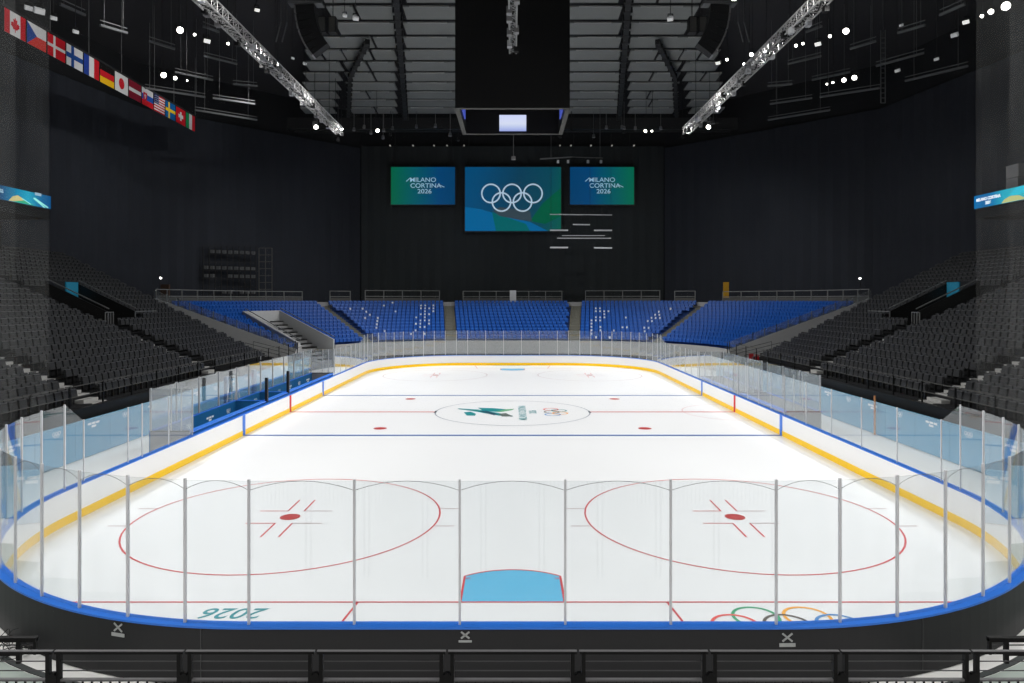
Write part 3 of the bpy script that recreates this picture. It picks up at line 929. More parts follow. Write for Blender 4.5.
# ================================================================== BLUE END STAND
NB = 12
PCX, PCY = 5.0, 62.2
def bR(i): return 14.76 + .92 * i
def bz(i): return 1.95 + .335 * i
def bpt(R, th, s): return Vector((s * (PCX + R * math.sin(math.radians(th))), PCY + R * math.cos(math.radians(th)), 0))
stand = thing('grandstand', (0, 80, 0), 'curved blue seating tier behind the far end of the rink', 'stand')
TH1, TH2, TH3 = 6.5, 42.0, 89.5
def notch(R): return (61.0, 84.0 - (R - 14.5) * 1.4)          # opening in the left corner block, rows 0..7
NOTCH_ROWS = 8

def step_ring(R0, R1, z, th0, th1, s, zlow, mi=0, bb=None, n=None):
    n = n or max(1, int((th1 - th0) / 4))
    for k in range(n):
        a0, a1 = th0 + (th1 - th0) * k / n, th0 + (th1 - th0) * (k + 1) / n
        P = [bpt(R0, a0, s), bpt(R0, a1, s), bpt(R1, a1, s), bpt(R1, a0, s)]
        if s > 0: P = P[::-1]
        bb.hexa([(p.x, p.y, zlow) for p in P] + [(p.x, p.y, z) for p in P], mi)

blue_proto = [None]
blue_rest = MB()
blue_count = {-1: 0, 1: 0}
def put_blue(x, y, z, rz, label, group, single):
    if not single:
        seat_geo(blue_rest, x, y, z, rz, .44); return
    if blue_proto[0] is None:
        o = tag_obj = make_blue(label, group)
        blue_proto[0] = o
    else:
        o = copy_tree(blue_proto[0], (0, 0, 0), rz, label, group)
    o.location = (x, y, z); o.rotation_euler = (0, 0, rz)
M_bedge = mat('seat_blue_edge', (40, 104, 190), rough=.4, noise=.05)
def make_blue(label, group):
    bb = MB(); seat_geo(bb, 0, 0, 0, 0, .44)
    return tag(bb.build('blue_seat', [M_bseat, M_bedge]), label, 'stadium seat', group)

WHITE = []
for i in range(NB):
    R, z = bR(i), bz(i)
    hw = PCX + R * math.sin(math.radians(TH1)) - .64
    bb = MB(); bb.box(-hw, hw, PCY + R - .46, PCY + R + .46, z - .7, z)
    bb.build('terrace_step', M_bstep, stand)
    x = -hw + .25
    while x < hw - .2:
        put_blue(x, PCY + R, z, 0, '', '', False); x += .5
    for s in (-1, 1):
        e = math.degrees(.62 / R)
        # centre-side aisle and second aisle
        for th in (TH1, TH2):
            bb = MB(); step_ring(R - .46, R + .46, z - .0, th - e, th + e, s, z - .7, bb=bb, n=1)
            step_ring(R, R + .46, z + .17, th - e, th + e, s, z, bb=bb, n=1)
            bb.build('aisle_step', mat('aisle_grey', (104, 104, 96), rough=.85, noise=.1), stand)
        bb = MB(); step_ring(R - .46, R + .46, z, TH1 + e, TH2 - e, s, z - .7, bb=bb)
        bb.build('terrace_step', M_bstep, stand)
        bb = MB()
        blocks = [(TH2 + e, TH3)]
        if s < 0 and i < NOTCH_ROWS:
            nl, nh = notch(R); blocks = [(TH2 + e, nl), (nh, TH3)]
        for a0, a1 in blocks: step_ring(R - .46, R + .46, z, a0, a1, s, z - .7, bb=bb)
        bb.build('terrace_step', M_bstep, stand)
        dth = math.degrees(.5 / R)
        th = TH1 + e + dth * .6
        j = 0
        while th < TH2 - e - dth * .4:
            p = bpt(R, th, s)
            put_blue(p.x, p.y, z, -s * math.radians(th), '', '', False)
            WHITE.append((s, i, (th - TH1) / (TH2 - TH1), p, z, th))
            th += dth; j += 1
        for a0, a1 in blocks:
            th = a0 + dth * .6; jj = 0
            while th < a1 - dth * .4:
                p = bpt(R, th, s)
                single = blue_count[s] < 150 and (i < 8)
                side = 'left' if s < 0 else 'right'
                where = '' if s > 0 else ('near side' if a0 < 60 else 'far side')
                if s < 0:
                    lb = f'blue seat, {ORD[i]} row of the far left corner, {nth(jj)} ' + ('from the aisle' if a0 < 60 else 'left of the stair opening' if False else 'beyond the stair opening')
                else:
                    lb = f'blue seat, {ORD[i]} row of the far right corner, {nth(jj)} from the aisle'
                put_blue(p.x, p.y, z, -s * math.radians(th), lb, f'blue seats, far {side} corner, {ORD[i]} row' + (f' {where}' if s < 0 else ''), single)
                if single: blue_count[s] += 1
                th += dth; jj += 1
tag(blue_rest.build('stadium_seats', [M_bseat, M_bedge]), 'remaining blue seats filling the middle blocks and upper rows of the end stand', 'seats', kind='stuff')

# small white markers on seats of the two middle blocks
def make_marker():
    bb = MB(); bb.box(-.09, .09, -.05, -.02, .45, .68); return bb.build('seat_marker', M_logo)
mk0 = None
clusters = {-1: [(.92, 1.02, .12), (.5, .42, .03), (.25, .1, .1)], 1: [(.26, .2, .12), (.78, .8, .1), (.5, .5, .03)]}
rnd = random.Random(3)
mkn = {}
for (s, i, f, p, z, th) in WHITE:
    pr = 0
    if s < 0:
        c1 = .17 + .018 * (10 - i); c2 = .78 - .01 * (10 - i); c3 = .5
        pr = max(.75 if abs(f - c1) < .07 and 1 <= i <= 10 else 0, .3 if abs(f - c2) < .07 and i <= 9 else 0, .12 if abs(f - c3) < .06 else 0)
    else:
        c1 = .22; c2 = .75
        pr = max(.6 if abs(f - c1) < .07 and i <= 9 else 0, .6 if abs(f - c2) < .06 and 2 <= i <= 9 else 0, .1 if abs(f - .48) < .1 else 0)
    if rnd.random() < pr:
        side = 'left' if s < 0 else 'right'
        q_ = mkn[(s, i)] = mkn.get((s, i), -1) + 1
        lb, gp = f'white marker on a blue seat, middle {side} block, {ORD[i]} row, {nth(q_)} from the centre', f'white seat markers, middle {side} block'
        if mk0 is None:
            mk0 = o = tag(make_marker(), lb, 'marker', gp)
        else:
            o = mk0.copy(); C.objects.link(o); o['label'] = lb; o['group'] = gp
        o.location = (p.x, p.y, z); o.rotation_euler = (0, 0, -s * math.radians(th))

# front wall, corner floors, back deck
RF = 14.1
bb = MB(); bb.box(-5, 5, PCY + RF, PCY + RF + .25, 0, 2.15); bb.build('front_wall', M_conc, stand)
bb = MB(); bb.box(-5, 5, PCY + RF - .05, PCY + RF, 0, .75); bb.build('wall_base', mat('base_dark', (52, 54, 56), noise=.1), stand)
for s in (-1, 1):
    bb = MB(); step_ring(RF, RF + .25, 2.15, 0, 61 if s < 0 else 90, s, 0, bb=bb, n=14)
    if s < 0: step_ring(RF, RF + .25, 2.15, 84, 90, s, 0, bb=bb, n=2)
    bb.build('front_wall', M_conc, stand)
    bb = MB(); step_ring(RF - .05, RF, .75, 0, 58, s, 0, bb=bb, n=12); bb.build('wall_base', MATS['base_dark'], stand)
    # radial parapet between blue and black seats, with glass and posts
    side = 'left' if s < 0 else 'right'
    t = thing('stair_parapet', bpt(20, 90.3, s), f'grey sloping parapet between blue corner block and black {side} stand', 'parapet')
    segs = 12
    for k in range(segs):
        Ra, Rb = 14.1 + 12.4 * k / segs, 14.1 + 12.4 * (k + 1) / segs
        za, zb = bz((Ra - 14.76) / .92), bz((Rb - 14.76) / .92)
        P = [bpt(Ra, 89.9, s), bpt(Rb, 89.9, s), bpt(Rb, 90.4, s), bpt(Ra, 90.4, s)]
        Z = [za, zb, zb, za]
        if s > 0: P, Z = P[::-1], Z[::-1]
        bb = MB(); bb.hexa([(p.x, p.y, 0) for p, z_ in zip(P, Z)] + [(p.x, p.y, z_ + .5) for p, z_ in zip(P, Z)]); bb.build('wall_segment', mat('parapet_grey', (196, 197, 198), rough=.85, spec=.1, noise=.06), t)
        bb = MB(); bb.hexa([(p.x, p.y, z_ + .5) for p, z_ in zip(P, Z)] + [(p.x, p.y, z_ + 1.15) for p, z_ in zip(P, Z)]); bb.build('glass_pane', M_bal, t)
        p = bpt(Ra, 90.15, s)
        bb = MB(); bb.box(p.x - .03, p.x + .03, p.y - .03, p.y + .03, za + .3, za + 1.25); bb.build('rail_post', M_rail2 if k % 2 else M_rail, t)
# notch (stair opening) in the left corner block
t = thing('stair_well', bpt(18, 68, -1), 'grey walled stair opening cut into the far left blue corner block', 'stairwell')
Rt = bR(NOTCH_ROWS) - .46
for side_, (ga, gb) in (('a', (61.0, 61.0)), ('b', (84.0, notch(Rt)[1]))):
    P0, P1 = bpt(14.2, ga, -1), bpt(Rt, gb, -1)
    bb = MB(); za, zb = bz(0), bz(NOTCH_ROWS)
    nrm = Vector((-(P1 - P0).y, (P1 - P0).x, 0)).normalized() * (.3 if side_ == 'b' else .15)
    bb.hexa([(P0.x, P0.y, 0), (P1.x, P1.y, 0), (P1.x + nrm.x, P1.y + nrm.y, 0), (P0.x + nrm.x, P0.y + nrm.y, 0),
             (P0.x, P0.y, za + .75), (P1.x, P1.y, zb + .85), (P1.x + nrm.x, P1.y + nrm.y, zb + .85), (P0.x + nrm.x, P0.y + nrm.y, za + .75)])
    bb.build('side_wall', mat('stair_wall', (176, 178, 180), noise=.06), t)
    bb = MB(); bb.bar(P0 + Vector((0, 0, za + 1.0)), P1 + Vector((0, 0, zb + 1.1)), .06); bb.build('hand_rail', M_rail2, t)
Pa, Pb = bpt(Rt, notch(Rt)[0], -1), bpt(Rt, notch(Rt)[1], -1)
bb = MB(); bb.bar(Pa + Vector((0, 0, 3.6)), Pb + Vector((0, 0, 3.6)), .12, bz(NOTCH_ROWS) * 2 - 5.5); bb.build('end_wall', MATS['stair_wall'], t)
for k in range(11):
    f = k / 11
    Ra, Rb = 14.4 + (Rt - 14.4) * f, 14.4 + (Rt - 14.4) * (k + 1) / 11
    z = .4 + 3.9 * (k + 1) / 11
    P = [bpt(Ra, notch(Ra)[0] + .4, -1), bpt(Ra, notch(Ra)[1] - .4, -1), bpt(Rb, notch(Rb)[1] - .4, -1), bpt(Rb, notch(Rb)[0] + .4, -1)]
    bb = MB(); bb.hexa([(p.x, p.y, 0) for p in P] + [(p.x, p.y, z) for p in P]); bb.build('stair_tread', M_conc, t)
    bb = MB(); bb.hexa([(p.x, p.y, z) for p in (P[0], P[0].lerp(P[1], .3), P[3].lerp(P[2], .3), P[3])] + [(p.x, p.y, z + .12) for p in (P[0], P[0].lerp(P[1], .3), P[3].lerp(P[2], .3), P[3])]); bb.build('stair_nosing', M_blk, t)

# deck behind the top row and guard rails
DR0, DR1 = bR(NB - 1) + .46, 29.2
bb = MB(); bb.box(-5, 5, PCY + DR0, PCY + DR1, 5.3, 5.85)
for s in (-1, 1): step_ring(DR0, DR1, 5.85, 0, 90, s, 5.3, bb=bb, n=24)
bb.build('rear_deck', M_conc_d, stand)
bb = MB(); bb.box(-5, 5, PCY + DR0, PCY + DR0 + .15, 5.8, 6.3)
for s in (-1, 1): step_ring(DR0, DR0 + .15, 6.3, 0, 90, s, 5.8, bb=bb, n=22)
bb.build('rear_wall', M_conc, stand)
def guard(pts, z0, z1, label):
    t = thing('guard_rail', pts[len(pts) // 2] + Vector((0, 0, z0)), label, 'railing')
    for p, q in zip(pts[:-1], pts[1:]):
        for zz in (z1, z0 + (z1 - z0) * .5):
            bb = MB(); bb.bar(p + Vector((0, 0, zz)), q + Vector((0, 0, zz)), .06, .08); bb.build('rail', M_rail2, t)
        bb = MB(); bb.bar(p + Vector((0, 0, z0 + .25)), q + Vector((0, 0, z0 + .25)), .02, .5); bb.build('infill_panel', M_conc_d, t)
    for p in pts:
        bb = MB(); bb.box(p.x - .045, p.x + .045, p.y - .045, p.y + .045, 5.85, z1 + .03); bb.build('rail_post', M_rail2, t)
RG = 26.4
guard([Vector((x, PCY + RG, 0)) for x in (-6.2, -4.15, -2.05, 0, 2.05, 4.15, 6.2)], 6.3, 7.65, 'grey guard rail behind the centre block of blue seats')
for s, side in ((-1, 'left'), (1, 'right')):
    guard([bpt(RG, th, s) for th in (9, 14, 19, 24, 29)], 6.3, 7.7, f'grey guard rail behind the middle {side} block of blue seats')
    guard([bpt(RG, th, s) for th in (33, 38.5)], 6.3, 7.6, f'short grey guard rail beside the far {side} aisle of blue seats')
    guard([bpt(RG, th, s) for th in (46, 51, 56, 61, 66, 71, 76, 81, 86, 90)], 6.3, 7.5, f'long grey guard rail behind the far {side} corner block')
# objects on the deck
def deck_box(px, d, w_, h_, material, name, label, cat, parts=None):
    p = at(px, 300, d); z0 = 5.85
    t = thing(name, (p.x, d, z0), label, cat)
    bb = MB(); bb.box(p.x - w_ / 2, p.x + w_ / 2, d - .15, d + .15, z0 + .1, z0 + h_); bb.build('panel', material, t)
    bb = MB(); bb.box(p.x - w_ / 2 - .04, p.x + w_ / 2 + .04, d - .2, d + .2, z0, z0 + .1); bb.build('foot', M_blk, t)
deck_box(513, 88.6, .8, 1.9, mat('panel_white', (200, 202, 204), noise=.03), 'notice_board', 'white upright board behind the centre guard rail', 'board')
deck_box(726, 83.2, .6, 2.8, mat('panel_amber', (196, 150, 40), noise=.05), 'amber_panel', 'amber upright panel at the end of the far right guard rail', 'panel')
deck_box(165, 72.5, .9, 2.3, mat('panel_brown', (70, 52, 42), noise=.05), 'brown_panel', 'brown upright panel on the deck above the left parapet', 'panel')

# dim equipment rack and scaffold on the left
def lattice(name, px0, px1, py0, py1, d0, d1, nx, nz, label, cat, material, shelves=False):
    a, c = at(px0, py1, d0), at(px1, py1, d1)
    top0, top1 = at(px0, py0, d0).z, at(px1, py0, d1).z
    t = thing(name, ((a.x + c.x) / 2, (a.y + c.y) / 2, 5.85), label, cat)
    for k in range(nx + 1):
        f = k / nx; p = a.lerp(c, f); zt = top0 + (top1 - top0) * f
        bb = MB(); bb.box(p.x - .04, p.x + .04, p.y - .04, p.y + .04, 5.85, zt); bb.build('upright', material, t)
    for j in range(nz + 1):
        f = j / nz
        bb = MB(); bb.bar((a.x, a.y, 6.2 + (top0 - 6.2) * f), (c.x, c.y, 6.2 + (top1 - 6.2) * f), .06); bb.build('crossbar', material, t)
    if shelves:
        for j in (1, 3, 4, 6):
            for k in range(nx):
                if random.random() < .2: continue
                p = a.lerp(c, (k + .5) / nx); z = 6.2 + (top0 - 6.2) * (j + .2) / nz
                bb = MB(); bb.box(p.x - .18, p.x + .18, p.y - .1, p.y + .2, z, z + .35); bb.build('crate', mat('crate_grey', (96, 98, 100), noise=.1), t)
lattice('equipment_rack', 203, 256, 246, 288, 76.5, 80.0, 9, 7, 'dim black rack of small grey crates against the left curtain', 'rack', M_rib, True)
lattice('scaffold_tower', 259, 272, 248, 288, 80.0, 80.6, 2, 8, 'narrow grey scaffold tower beside the dim equipment rack', 'scaffold', M_conc_d)

# ================================================================== SCREENS
def lcd(name, px0, px1, py0, py1, d, label, stops, axis=0, tilt=0.0, strength=1.0):
    a, c = at(px0, py1, d), at(px1, py0, d)
    t = thing(name, ((a.x + c.x) / 2, d, a.z), label, 'screen')
    bb = MB(); bb.box(a.x - .12, c.x + .12, d + .03, d + .35, a.z - .12, c.z + .12); bb.build('frame', M_blk, t)
    bb = MB(); bb.box(a.x, c.x, d, d + .05, a.z, c.z); bb.build('display', grad_mat(name + '_picture', stops, axis, strength=strength, tilt=tilt), t)
    bb = MB()
    for xx in (a.x + .5, c.x - .5): bb.tube((xx, d + .2, c.z + .1), (xx, d + .2, 31), .03, 4)
    bb.build('hanging_cable', M_rib, t)
    return t, a, c
DS = 90.6
def up_text(body, size, x, y, z, parent, material, sx=1.0, bold=0.0, spacing=1.0):
    return text_mesh('lettering', body, size, Matrix.Translation((x, y, z)) @ Matrix.Rotation(PI / 2, 4, 'X'), material, parent, extrude=.01, sx=sx, bold=bold, spacing=spacing)
M_print = mat('screen_print', (150, 175, 190), noise=0, emit=(140, 170, 188), strength=.75)
M_ringp = mat('screen_rings', (170, 185, 195), noise=0, emit=(158, 176, 192), strength=.85)
for side, x0, x1, stops in (('left', 391, 455, [(0, (0, 92, 62)), (.35, (0, 82, 92)), (.75, (0, 62, 108)), (1, (0, 58, 98))]),
                            ('right', 570, 634, [(0, (0, 58, 100)), (.3, (0, 62, 108)), (.65, (0, 82, 92)), (1, (0, 96, 70))])):
    t, a, c = lcd('led_screen', x0, x1, 167, 204.5, DS, f'smaller {side} LED screen with white event lettering on green and blue', stops)
    xm = (a.x + c.x) / 2; k = DS / F
    up_text('MILANO', .8, xm + .0, DS - .02, HC + (300 - 180.0) * k, t, M_print, sx=1.12, bold=.008)
    up_text('CORTINA', .8, xm + .35, DS - .02, HC + (300 - 185.8) * k, t, M_print, sx=1.12, bold=.008)
    up_text('2026', .8, xm + .2, DS - .02, HC + (300 - 191.5) * k, t, M_print, sx=1.15, bold=.008)
    bb = MB(); zt = HC + (300 - 181.5) * k
    bb.bar((xm - 2.15, DS - .015, zt + .0), (xm - 1.65, DS - .015, zt + .45), .02, .09, up=(0, 0, 1)); bb.build('lettering', M_print, t)
    bb = MB(); zt = HC + (300 - 187.2) * k
    bb.bar((xm + 2.1, DS - .015, zt + .3), (xm + 2.75, DS - .015, zt + .0), .02, .09, up=(0, 0, 1)); bb.build('lettering', M_print, t)
t, a, c = lcd('led_screen', 465, 561, 167, 231, DS, 'large central LED screen with five pale interlocking rings on dark teal',
              [(0, (0, 70, 112)), (.45, (6, 58, 84)), (.78, (4, 66, 84)), (1.0, (2, 84, 72))], tilt=-.12)
k = DS / F
def scr(px, py, o=.012): return ((px - CX) * k, DS - o, HC - (py - HY) * k)
def graphic(pts, rgb, st=1.0, o=.006):
    bb = MB(); n_ = len(pts)
    P = [scr(x, y, o) for x, y in pts]; Q = [scr(x, y, o - .005) for x, y in pts]
    bb.poly(P)
    nm = 'graphic_%d_%d_%d' % rgb
    bb.build('screen_graphic', mat(nm, (4, 4, 4), noise=0, emit=rgb, strength=st, spec=.05), t)
graphic([(465, 207), (480, 209), (500, 215), (530, 222), (548, 231), (465, 231)], (8, 92, 142))
graphic([(500, 215), (492, 212), (496, 231), (530, 231), (526, 224)], (6, 92, 96), o=.008)
graphic([(543, 203), (561, 188), (561, 216), (545, 224), (530, 221)], (4, 84, 60), o=.008)
graphic([(493, 211), (500, 207), (530, 211), (532, 221), (520, 220), (500, 216)], (50, 66, 76), o=.01)
for j, (px, py) in enumerate([(491, 193.5), (512, 193.5), (533, 193.5), (501.5, 202), (522.5, 202)]):
    bb = MB(); r = 9.2 * k; cx, yy, cz = scr(px, py, .03 + .004 * j)
    for q in range(36):
        a0, a1 = 2 * PI * q / 36, 2 * PI * (q + 1) / 36
        bb.bar((cx + r * math.cos(a0), yy, cz + r * math.sin(a0)), (cx + r * math.cos(a1), yy, cz + r * math.sin(a1)), .02, .2, up=(math.cos((a0 + a1) / 2), 0, math.sin((a0 + a1) / 2)))
    bb.build('ring', M_ringp, t)

# thin hanging light frame to the right of the screens
t = thing('light_rig', at(581, 214, 82), 'thin hanging rig of pale bars before the right lower corner of the big screen', 'rig')
for a0, b0, a1, b1, wd in ((550, 214.4, 612, 215, .1), (573, 224.5, 590, 224.7, .13), (550, 230.3, 568, 230.3, .16), (594, 230.4, 612, 230.4, .16), (557, 238.2, 611, 238.2, .09), (562, 235.6, 605, 235.6, .07), (550, 247.5, 568, 247.6, .17), (594, 247.8, 612, 248, .17)):
    bb = MB(); bb.bar(at(a0, b0, 82), at(a1, b1, 82), wd); bb.build('bar', mat('bar_pale', (170, 172, 176), noise=.05), t)
bb = MB()
for px in (551, 590, 611): bb.tube(at(px, 248 if px != 590 else 224, 82.1), Vector((at(px, 248, 82.1).x, 82.1, 31)), .02, 4)
bb.build('wire', M_rib, t)
t = thing('lighting_bar', at(557, 160, 78), 'dim suspended bar with small lamps above the right screen', 'bar')
bb = MB(); bb.bar(at(540, 159, 78), at(572, 157, 78), .12); bb.build('bar', M_beam, t)
for px in (558, 568, 588, 601):
    bb = MB(); p = at(px, 162, 78); bb.box(p.x - .12, p.x + .12, p.y - .12, p.y + .12, p.z - .12, p.z + .2); bb.build('lamp', M_alu, t)
bb = MB(); bb.bar(at(572, 157, 78), at(603, 158, 78), .06); [bb.tube(at(q_, 158, 78), Vector((at(q_, 158, 78).x, 78, 31)), .02, 4) for q_ in (551, 600)]; bb.build('hanger', M_beam, t)

# row of tiny lamps along the head of the end curtain
sl = None
for kk, px in enumerate((390, 413, 434, 447, 464, 560, 571, 591, 612, 634)):
    p = at(px, 145.5, 91)
    if sl is None:
        bb = MB(); bb.tube((0, .1, 0), (0, -.12, 0), .09, 8); bb.box(-.02, .02, .05, .75, 0, .04)
        sl = o = bb.build('curtain_lamp', M_lens2)
    else:
        o = sl.copy(); C.objects.link(o)
    tag(o, f'tiny pale lamp along the head of the charcoal end curtain, {nth(kk)} from the left', 'lamp', 'tiny lamps on the end curtain')
    o.location = p

# ================================================================== SCOREBOARD
sb = thing('scoreboard', (0, 41.4, 17), 'black hollow scoreboard cube hanging over centre ice', 'scoreboard')
SX, SY0, SY1, SZ0, SZ1 = 3.12, 38.4, 44.5, 17.0, 24.6
for nm, (x0, x1, y0, y1) in (('front_face', (-SX, SX, SY0, SY0 + .2)), ('rear_face', (-SX, SX, SY1 - .2, SY1)), ('side_face', (-SX, -SX + .2, SY0 + .2, SY1 - .2)), ('side_face', (SX - .2, SX, SY0 + .2, SY1 - .2))):
    bb = MB(); bb.box(x0, x1, y0, y1, SZ0, SZ1)
    o = bb.build(nm, M_blk, sb)
    n_ = 24
    if nm == 'front_face':
        for k in range(1, n_):
            x = x0 + (x1 - x0) * k / n_
            m = MB(); m.box(x - .012, x + .012, y0 - .015, y0, SZ0 + .1, SZ1); m.build('groove_strip', M_rib, o)
    m = MB(); m.box(x0 - .03, x1 + .03, y0 - .03, y1 + .03, SZ0 - .03, SZ0); m.build('bottom_trim', M_conc_d, o)
bb = MB(); bb.box(-SX + .2, SX - .2, SY0 + .2, SY1 - .2, 19.6, 19.8); bb.build('inner_deck', M_blk, sb)
M_mon = grad_mat('monitor_picture', [(0, (150, 165, 225)), (.25, (188, 200, 235)), (.45, (212, 220, 242)), (1, (205, 214, 250))], axis=2, strength=1.0)
bb = MB(); bb.box(-.82, .86, SY1 - .36, SY1 - .3, 17.12, 18.12); bb.build('monitor', M_mon, sb)['label'] = 'small lit monitor on the inner rear face'
M_mon2 = mat('monitor_blue', (20, 24, 60), noise=0, emit=(62, 78, 170), strength=1.0)
for s in (-1, 1):
    bb = MB(); bb.box(*sorted((s * (SX - .3), s * (SX - .24))), 40.4, 42.4, 17.4, 18.3); bb.build('monitor', M_mon2, sb)['label'] = 'blue lit monitor on an inner side face'
bb = MB()
for sx_ in (-2.4, 2.4):
    for yy in (39.2, 43.6): bb.tube((sx_, yy, SZ1), (sx_, yy, 31), .05, 5)
bb.build('hanging_cable', M_rib, sb)

# cable with a little box below the scoreboard
t = thing('hanging_microphone', at(513.5, 158, 60), 'small grey box hanging on a thin cable below the scoreboard', 'microphone')
p = at(513.5, 158, 60)
bb = MB(); bb.box(p.x - .18, p.x + .18, p.y - .15, p.y + .15, p.z - .15, p.z + .12); bb.build('housing', M_grey, t)
bb = MB(); bb.tube((p.x, p.y, p.z + .1), (p.x, p.y, 31), .025, 5); bb.build('cable', M_beam, t)

# ================================================================== TRUSSES
def truss(p, q, size, name, label, bays, material, drop=True, lamps=()):
    t = thing(name, (p + q) / 2, label, 'truss')
    ax = (q - p).normalized()
    side = ax.cross(Vector((0, 0, 1))).normalized() * size / 2
    up = Vector((0, 0, size / 2))
    cs = [side + up, -side + up, -side - up, side - up]
    for c_ in cs:
        bb = MB(); bb.tube(p + c_, q + c_, .045, 6); bb.build('chord', material, t)
    for k in range(bays):
        a_, b_ = p.lerp(q, k / bays), p.lerp(q, (k + 1) / bays)
        bb = MB()
        for j in range(4):
            c0, c1 = cs[j], cs[(j + 1) % 4]
            bb.tube(a_ + c0, b_ + c1, .024, 4, caps=False); bb.tube(a_ + c0, a_ + c1, .024, 4, caps=False)
            if k % 2: bb.tube(a_ + c1, b_ + c0, .02, 4, caps=False)
        bb.build('lacing', material, t)
    bb = MB()
    nh = 5
    for k in range(nh):
        m = p.lerp(q, (k + .5) / nh); bb.tube(m + up, Vector((m.x, m.y, 31)), .02, 4)
    bb.build('hanging_cable', M_rib, t)
    # clutter on the truss: cable bundles and clamp boxes
    bb = MB(); pr = None
    for k in range(41):
        m = p.lerp(q, k / 40) + side * .5 * math.sin(k * 1.7) + Vector((0, 0, -size / 2 + .05 + .09 * math.sin(k * 2.3)))
        if pr is not None: bb.tube(pr, m, .05, 5, caps=False)
        pr = m
    bb.build('cable_bundle', M_cable, t)
    for k in range(bays // 2):
        m = p.lerp(q, (k + random.random()) / (bays / 2)) + side * random.choice((-1, 1)) - up * random.uniform(.6, 1.3)
        bb = MB(); bb.box(m.x - .12, m.x + .12, m.y - .16, m.y + .16, m.z - .22, m.z + .1); bb.build('clamp_box', random.choice((M_alu, M_blk, M_grey)), t)
    return t
M_truss = mat('truss_aluminium', (160, 160, 160), rough=.35, spec=.6, noise=.06)
for s, side in ((-1, 'left'), (1, 'right')):
    truss(Vector((s * 15.85, 30, 22.0)), Vector((s * 15.85, 64.5, 22.0)), .6, 'lighting_truss', f'long bright aluminium truss along the {side} side of the roof', 48, M_truss)
truss(Vector((.02, 24, 19.75)), Vector((.02, 37.3, 19.75)), .34, 'lighting_truss', 'short aluminium truss hanging in front of the scoreboard', 24, mat('truss_dim', (140, 141, 142), noise=.05))

# ================================================================== LINE ARRAY SPEAKERS
for s, side in ((-1, 'left'), (1, 'right')):
    t = thing('line_array', Vector((s * 11.6, 42, 22)), f'curved black line array loudspeaker hanging from the roof on the {side}', 'loudspeaker')
    prof = [(-424, 20), (-72 * 0, 0)]
    px = [(306, 6), (306.5, 14), (307.5, 21), (309, 28), (311.5, 34.5), (314.5, 40.5), (318, 46), (321.5, 50.5)]
    pts = [at(CX + s * (CX - a_), b_, 42) for a_, b_ in px]
    for k, (u, v) in enumerate(zip(pts[:-1], pts[1:])):
        bb = MB(); tt = (v - u).normalized(); nn = tt.cross(Vector((0, 1, 0))).normalized()
        if nn.x * s < 0: nn = -nn
        hw = .55
        a_, c_ = u + tt * .02, v - tt * .02
        y0, y1 = Vector((0, -.25, 0)), Vector((0, .45, 0))
        bb.hexa([c_ - nn * hw + y0, c_ + nn * hw + y0, c_ + nn * hw + y1, c_ - nn * hw + y1, a_ - nn * hw + y0, a_ + nn * hw + y0, a_ + nn * hw + y1, a_ - nn * hw + y1])
        cab = bb.build('cabinet', M_rib, t)
        bb = MB(); bb.hexa([c_ + nn * hw + y0, c_ + nn * (hw + .1) + y0, c_ + nn * (hw + .1) + y1, c_ + nn * hw + y1, a_ + nn * hw + y0, a_ + nn * (hw + .1) + y0, a_ + nn * (hw + .1) + y1, a_ + nn * hw + y1])
        bb.build('grille', M_grey, cab)
    top = pts[0]
    bb = MB(); bb.box(top.x - 1.0, top.x + 1.0, 41.7, 42.4, top.z + .05, top.z + .2); bb.tube((top.x, 42, top.z), (top.x, 42, 31), .04, 5); bb.build('fly_bar', M_beam, t)
    # subwoofer row behind
    for k in range(3):
        q = at(CX + s * (CX - (313 + 10 * k)), 25 - (0 if s < 0 else 0), 46)
        u = thing('hanging_loudspeaker', q, f'{["outer", "middle", "inner"][k]} of three dark box loudspeakers beside the {side} line array', 'loudspeaker')
        bb = MB(); bb.box(q.x - .24, q.x + .24, q.y - .3, q.y + .3, q.z - .55, q.z + .45); cab = bb.build('cabinet', M_rib, u)
        bb = MB(); bb.box(q.x - .2, q.x + .2, q.y - .33, q.y - .3, q.z - .5, q.z + .4); bb.build('grille', M_conc_d, u)
        bb = MB(); bb.tube((q.x, q.y, q.z + .45), (q.x, q.y, 31), .03, 5); bb.build('hanging_cable', M_rib, u)
    for k in range(2):
        p, q = at(CX + s * (CX - (276 + 6 * k)), 42, 44), at(CX + s * (CX - (281 + 6 * k)), 22, 44)
        bb = MB(); bb.tube(p, q, .04, 5); bb.tube(q, Vector((q.x, q.y, 31)), .02, 4)
        tag(bb.build('hanging_rod', M_beam), f'{"outer" if k == 0 else "inner"} thin grey rod hanging outside the {side} line array', 'rod')

